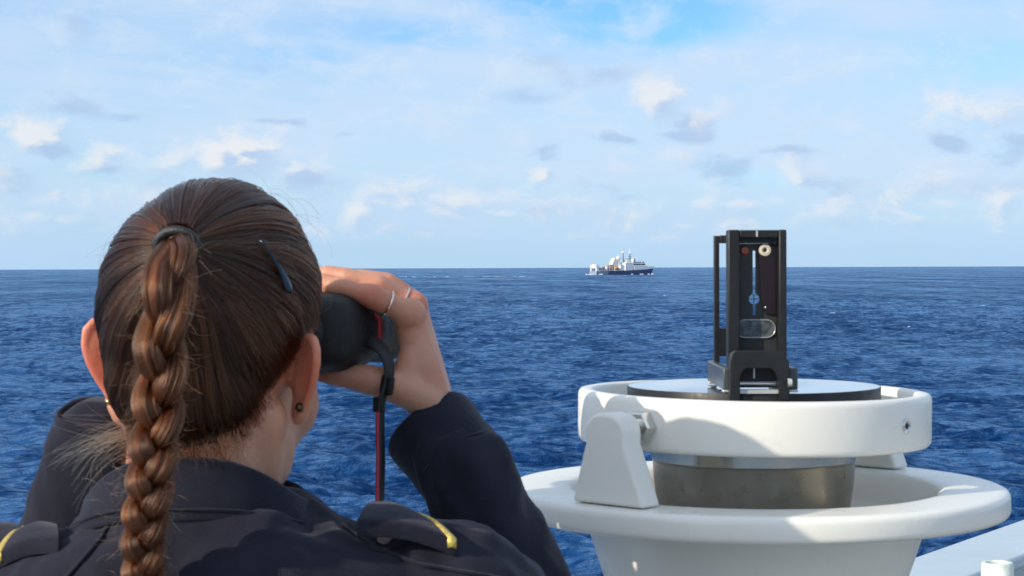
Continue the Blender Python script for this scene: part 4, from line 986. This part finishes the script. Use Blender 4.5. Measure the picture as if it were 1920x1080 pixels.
    def onback(px, py, lift=0.0012):
        o_ = Vector((0, 0, EYE)); d = (at(px, py, 1.0) - o_).normalized(); h = JB.ray_cast(o_, d, 5.0)
        return (h[0] + h[1] * lift) if h[0] else None
    for line in ([(205, 985), (190, 1010), (165, 1040), (135, 1072), (110, 1100)], [(640, 985), (700, 1030), (790, 1060), (880, 1075), (960, 1090)]):
        pts = []
        for (a, b) in zip(line, line[1:]):
            for i in range(6):
                q = onback(a[0] + (b[0] - a[0]) * i / 6, a[1] + (b[1] - a[1]) * i / 6)
                if q is not None and (not pts or (q - pts[-1]).length < .05): pts.append(q)
        if len(pts) > 3: bm = BM(); tube(bm, pts, [(0.0022, 0.0014)] * len(pts), 8); build('yoke_seam', bm, M_cloth, j, ang=None)
    return j
def cuff(px, py, Y, px2, py2, Y2, r):
    e, m = at(px, py, Y), at(px2, py2, Y2); return (e, m, (m - e).normalized(), r)
CUFF_R = cuff(809, 801, 1.480, 879, 896, 1.447, 0.0355)
CUFF_L = cuff(186, 776, 1.442, 176, 890, 1.456, 0.0310)
JACKET = build_jacket()
def epaulette(c, name='epaulette'):
    """c: inner-near, outer-near, outer-far, inner-far corner points of the shoulder slide"""
    inn, on, of, inf = c; nu, nv = 18, 10
    def P(u, v, h):
        p = inn.lerp(on, u).lerp(inf.lerp(of, u), v)
        up = Vector((0, 0, 1)); bow = 0.006 * math.sin(u * math.pi) + 0.0045 * math.sin(v * math.pi) + (0.004 * (1 - u) ** 3)
        return p + up * (bow + h)
    bm = BM(); top = [[bm.verts.new(P(u / nu, v / nv, 0.0015)) for v in range(nv + 1)] for u in range(nu + 1)]; bot = [[bm.verts.new(P(u / nu, v / nv, -0.0105)) for v in range(nv + 1)] for u in range(nu + 1)]
    for i in range(nu):
        for k in range(nv): bm.faces.new((top[i][k], top[i + 1][k], top[i + 1][k + 1], top[i][k + 1])); bm.faces.new((bot[i][k], bot[i][k + 1], bot[i + 1][k + 1], bot[i + 1][k]))
        bm.faces.new((top[i][0], bot[i][0], bot[i + 1][0], top[i + 1][0])); bm.faces.new((top[i][nv], top[i + 1][nv], bot[i + 1][nv], bot[i][nv]))
    for k in range(nv): bm.faces.new((top[0][k], top[0][k + 1], bot[0][k + 1], bot[0][k])); bm.faces.new((top[nu][k], bot[nu][k], bot[nu][k + 1], top[nu][k + 1]))
    e = build(name, bm, M_cloth, JACKET, ang=None, bevel=0.002)
    bm = BM(); A = []
    path = [P(0.955, 0, -0.005) - (inf - inn).normalized() * .0012, P(0.955, 0, 0.000) - (inf - inn).normalized() * .0012] + [P(0.955, v / 10, 0.0023) for v in range(11)]
    du = (on - inn).normalized() * 0.0032
    rows = [[q - du for q in path], [q + Vector((0, 0, .001)) for q in path], [q + du for q in path]]
    bridge_rings(bm, rows, close=False); g = build('gold_stripe', bm, M_gold, e, ang=None); s = g.modifiers.new('t', 'SOLIDIFY'); s.thickness = 0.001
    return e
epaulette((at(668, 990, 1.270), at(856, 1018, 1.285), at(772, 969, 1.345), at(700, 955, 1.340)))
epaulette((at(112, 1022, 1.265), at(-10, 1046, 1.285), at(42, 996, 1.345), at(108, 1000, 1.335)))
def build_lower():
    # trousers and shoes
    zt = EYE - .78; bm = BM(); loft(bm, [((TX0, TY0 + .01), .172, .118, zt), ((TX0, TY0 + .01), .182, .125, zt - .1)])
    for s in (-1, 1):
        capsules(bm, [(Vector((TX0 + s * .085, TY0 + .01, zt - .12)), .09), (Vector((TX0 + s * .10, TY0 + .02, zt - .42)), .066), (Vector((TX0 + s * .115, TY0, DECK_Z + .10)), .054), (Vector((TX0 + s * .115, TY0, DECK_Z + .085)), .054)])
    me = voxel(bm, 0.008, 6); wrinkle(me, Vector((1, 2, 8)), 1.2); link('trousers', me, M_cloth, PERSON)
    M_shoe = mat('black_leather', (0.012, 0.012, 0.012), 0.3, var=0.2)
    for s in (-1, 1):
        bm = BM(); b = Vector((TX0 + s * .115, TY0 + .02, DECK_Z))
        ball(bm, b + Vector((0, -.04, .042)), (.038, .055, .042), 3); ball(bm, b + Vector((s * .008, .06, .034)), (.044, .085, .034), 3); ball(bm, b + Vector((s * .012, .13, .026)), (.038, .05, .026), 3); tube(bm, [b + Vector((0, -.02, .04)), b + Vector((0, -.02, .12))], .042, 16)
        me = voxel(bm, 0.006, 3); link('shoe', me, M_shoe, PERSON, origin=b)
build_lower()
# studs and rings
def stud(p, r, m):
    bm = BM(); ball(bm, p, r, 3); return build('earring', bm, m, PERSON, ang=None)
M_goldm = mat('polished_gold', (0.85, 0.58, 0.18), 0.15, 1.0, var=0.05)
M_darkm = mat('dark_bronze', (0.10, 0.07, 0.045), 0.3, 1.0, var=0.1)  # dark bronze tone for the right stud
def on_body(px, py, lift):
    o_ = Vector((0, 0, EYE)); d = (at(px, py, 1.0) - o_).normalized(); h = BVH.ray_cast(o_, d, 5.0)
    return (h[0] + h[1] * lift) if h[0] else None
for (sx, sy) in ((207, 766), (205, 752), (200, 742), (196, 730), (190, 715)):
    p = on_body(sx, sy, .0012)
    if p is not None and p.y < 1.39: stud(p, 0.0024, M_goldm); break
p = on_body(564, 764, .0012)
if p is not None and p.y < 1.42: stud(p, 0.0034, M_darkm)
M_silver = mat('silver_ring', (0.8, 0.78, 0.72), 0.15, 1.0, var=0.04)
for (fa, i, s) in (('index', 1, .30), ('middle', 0, .75)):
    (a, ra), (b, rb) = HR[fa][i], HR[fa][i + 1]
    c = a.lerp(b, s); ax = (b - a).normalized(); u, v, _ = frame_from(ax); r = ra + (rb - ra) * s + 0.0004
    bm = BM(); tube(bm, [c + (u * math.cos(2 * math.pi * k / 32) + v * math.sin(2 * math.pi * k / 32)) * r for k in range(33)], 0.0007, 8, cap=False); build('finger_ring', bm, M_silver, PERSON, ang=None)

# ------------------------------------------------------------------ binoculars and their strap
def build_binoculars():
    M_rub = mat('black_rubber_armour', (0.009, 0.0095, 0.0105), 0.58, var=0.2, vscale=60, bump=0.0003, bscale=700, **{'Specular IOR Level': 0.3})
    M_lens = mat('coated_lens', (0.02, 0.01, 0.03), 0.05)
    M_redp = mat('red_trim', (0.40, 0.02, 0.035), 0.5, var=0.1)
    mid = TRAG + FW * 0.165 + Vector((0, 0, at(640, 617, 1.49).z - TRAG.z)); up = Vector((0, 0, 1))
    # slide sideways so that the right barrel stands where the photograph has it
    want = at(640, 617, 1.49); off = (want - (mid + RT * 0.041)).dot(RT); mid = mid + RT * off
    t = thing('binoculars', mid, 'black rubber-coated binoculars held up in both hands in front of the face', 'binoculars')
    for s in (-1, 1):
        c = mid + RT * s * 0.041
        bm = BM(); revolve(bm, [(0, -.052), (.024, -.052), (.0290, -.047), (.0305, -.035), (.031, -.005), (.0305, .022), (.027, .032), (.026, .05), (.0285, .075), (.031, .082), (.0315, .098), (.0295, .100), (.0285, .092), (.0, .092)], c, axis=FW, n=64)
        b = build('barrel', bm, M_rub, t, ang=40)
        bm = BM(); revolve(bm, [(0, .0935), (.0275, .0935)], c, axis=FW, n=48); build('objective_lens', bm, M_lens, b)
        e = mid + RT * s * 0.033
        bm = BM(); revolve(bm, [(0, -.050), (.0195, -.050), (.0195, -.062), (.0215, -.064), (.0215, -.081), (.019, -.084), (.0155, -.084), (.0145, -.074), (0, -.074)], e, axis=FW, n=48); build('eyecup', bm, M_rub, b, ang=40)
        hb = BM(); hc_ = mid + RT * s * 0.0385 - FW * 0.026
        bmesh.ops.create_uvsphere(hb, u_segments=40, v_segments=24, radius=1.0)
        for vv in hb.verts:
            x_, y_, z_ = (math.copysign(abs(k) ** 0.62, k) for k in vv.co); nrm_ = 1.0
            vv.co = hc_ + RT * (x_ * .0345) + FW * (y_ * .050) + up * (z_ * .0318 - .0015)
        build('prism_housing', hb, M_rub, t, ang=None)
        # strap lug in red
        q = c + RT * s * 0.0315 + FW * 0.0
        bm = BM(); tube(bm, [q + up * .012 - FW * .006 + RT * s * -.002, q + up * .008 - FW * .006 + RT * s * .0035, q - up * .006 - FW * .006 + RT * s * .0034, q - up * .011 - FW * .006 - RT * s * .002], .0021, 8); build('strap_lug', bm, M_redp, b, ang=None)
    bm = BM(); box(bm, mid, (0.026, .05, .022), Matrix.Rotation(YAW, 3, 'Z')); build('bridge', bm, M_rub, t, bevel=.004)
    bm = BM(); revolve(bm, [(0, -.045), (.012, -.045), (.012, -.026), (0, -.026)], mid + up * .004, axis=FW, n=24); build('focus_wheel', bm, M_rub, t)
    # strap: a flat webbing band with red piping on one edge
    def ribbon(pts, w, m, name, parent, th=0.0016, nrm=None, sh=0.0):
        rows = [[], []]
        for i, q in enumerate(pts):
            tg = (pts[min(i + 1, len(pts) - 1)] - pts[max(i - 1, 0)]).normalized(); nn = nrm[i].normalized(); sd = tg.cross(nn).normalized()
            ww = w[i] if hasattr(w, '__len__') else w
            rows[0].append(q + sd * (sh - ww / 2)); rows[1].append(q + sd * (sh + ww / 2))
        bm = BM(); bridge_rings(bm, rows, close=False); o = build(name, bm, m, parent, ang=None); s = o.modifiers.new('t', 'SOLIDIFY'); s.thickness = th; s.offset = 0
        return o
    def smooth(ctrl, n=60):
        c = [at(*q) for q in ctrl]; out = []
        for k in range(n + 1):
            x = k / n * (len(c) - 1); i = min(int(x), len(c) - 2); f = x - i; p0, p1, p2, p3 = c[max(i - 1, 0)], c[i], c[i + 1], c[min(i + 2, len(c) - 1)]
            out.append(0.5 * ((2 * p1) + (-p0 + p2) * f + (2 * p0 - p1 * 5 + p2 * 4 - p3) * f * f + (-p0 + p1 * 3 - p2 * 3 + p3) * f ** 3))
        return out
    M_web = mat('black_webbing', (0.012, 0.012, 0.014), 0.6, var=0.2, bump=0.0005, bscale=900)
    st = smooth([(690, 640, 1.452), (708, 648, 1.446), (724, 668, 1.440), (730, 695, 1.438), (726, 722, 1.437), (716, 752, 1.436), (714, 800, 1.433), (715, 860, 1.428), (714, 910, 1.420), (713, 960, 1.405), (712, 1010, 1.39)])
    n = len(st); nr = []; w = []
    for i in range(n):
        f = i / (n - 1); a = math.radians(22 + 50 * min(1, f * 2.2)); nr.append(Vector((math.sin(a), -math.cos(a), 0.1))); w.append(0.0112 if f < .5 else 0.0118)
    s = ribbon(st, w, M_web, 'neck_strap', t, nrm=nr)
    h = int(n * .55); ribbon(st[h:], 0.0026, M_redp, 'red_piping', s, th=0.0022, nrm=nr[h:], sh=0.0068)
    q = st[int(n * .40)]
    bm = BM(); box(bm, q, (0.0105, 0.006, 0.015), Matrix.Rotation(math.radians(-35), 3, 'Z') @ Matrix.Rotation(math.radians(12), 3, 'Y')); build('buckle', bm, M_rub, s, bevel=.0015)
    q = st[int(n * .51)]
    bm = BM(); box(bm, q + Vector((-.002, 0, 0)), (0.010, 0.005, 0.012), Matrix.Rotation(math.radians(-45), 3, 'Z')); build('slider', bm, M_rub, s, bevel=.001)
build_binoculars()
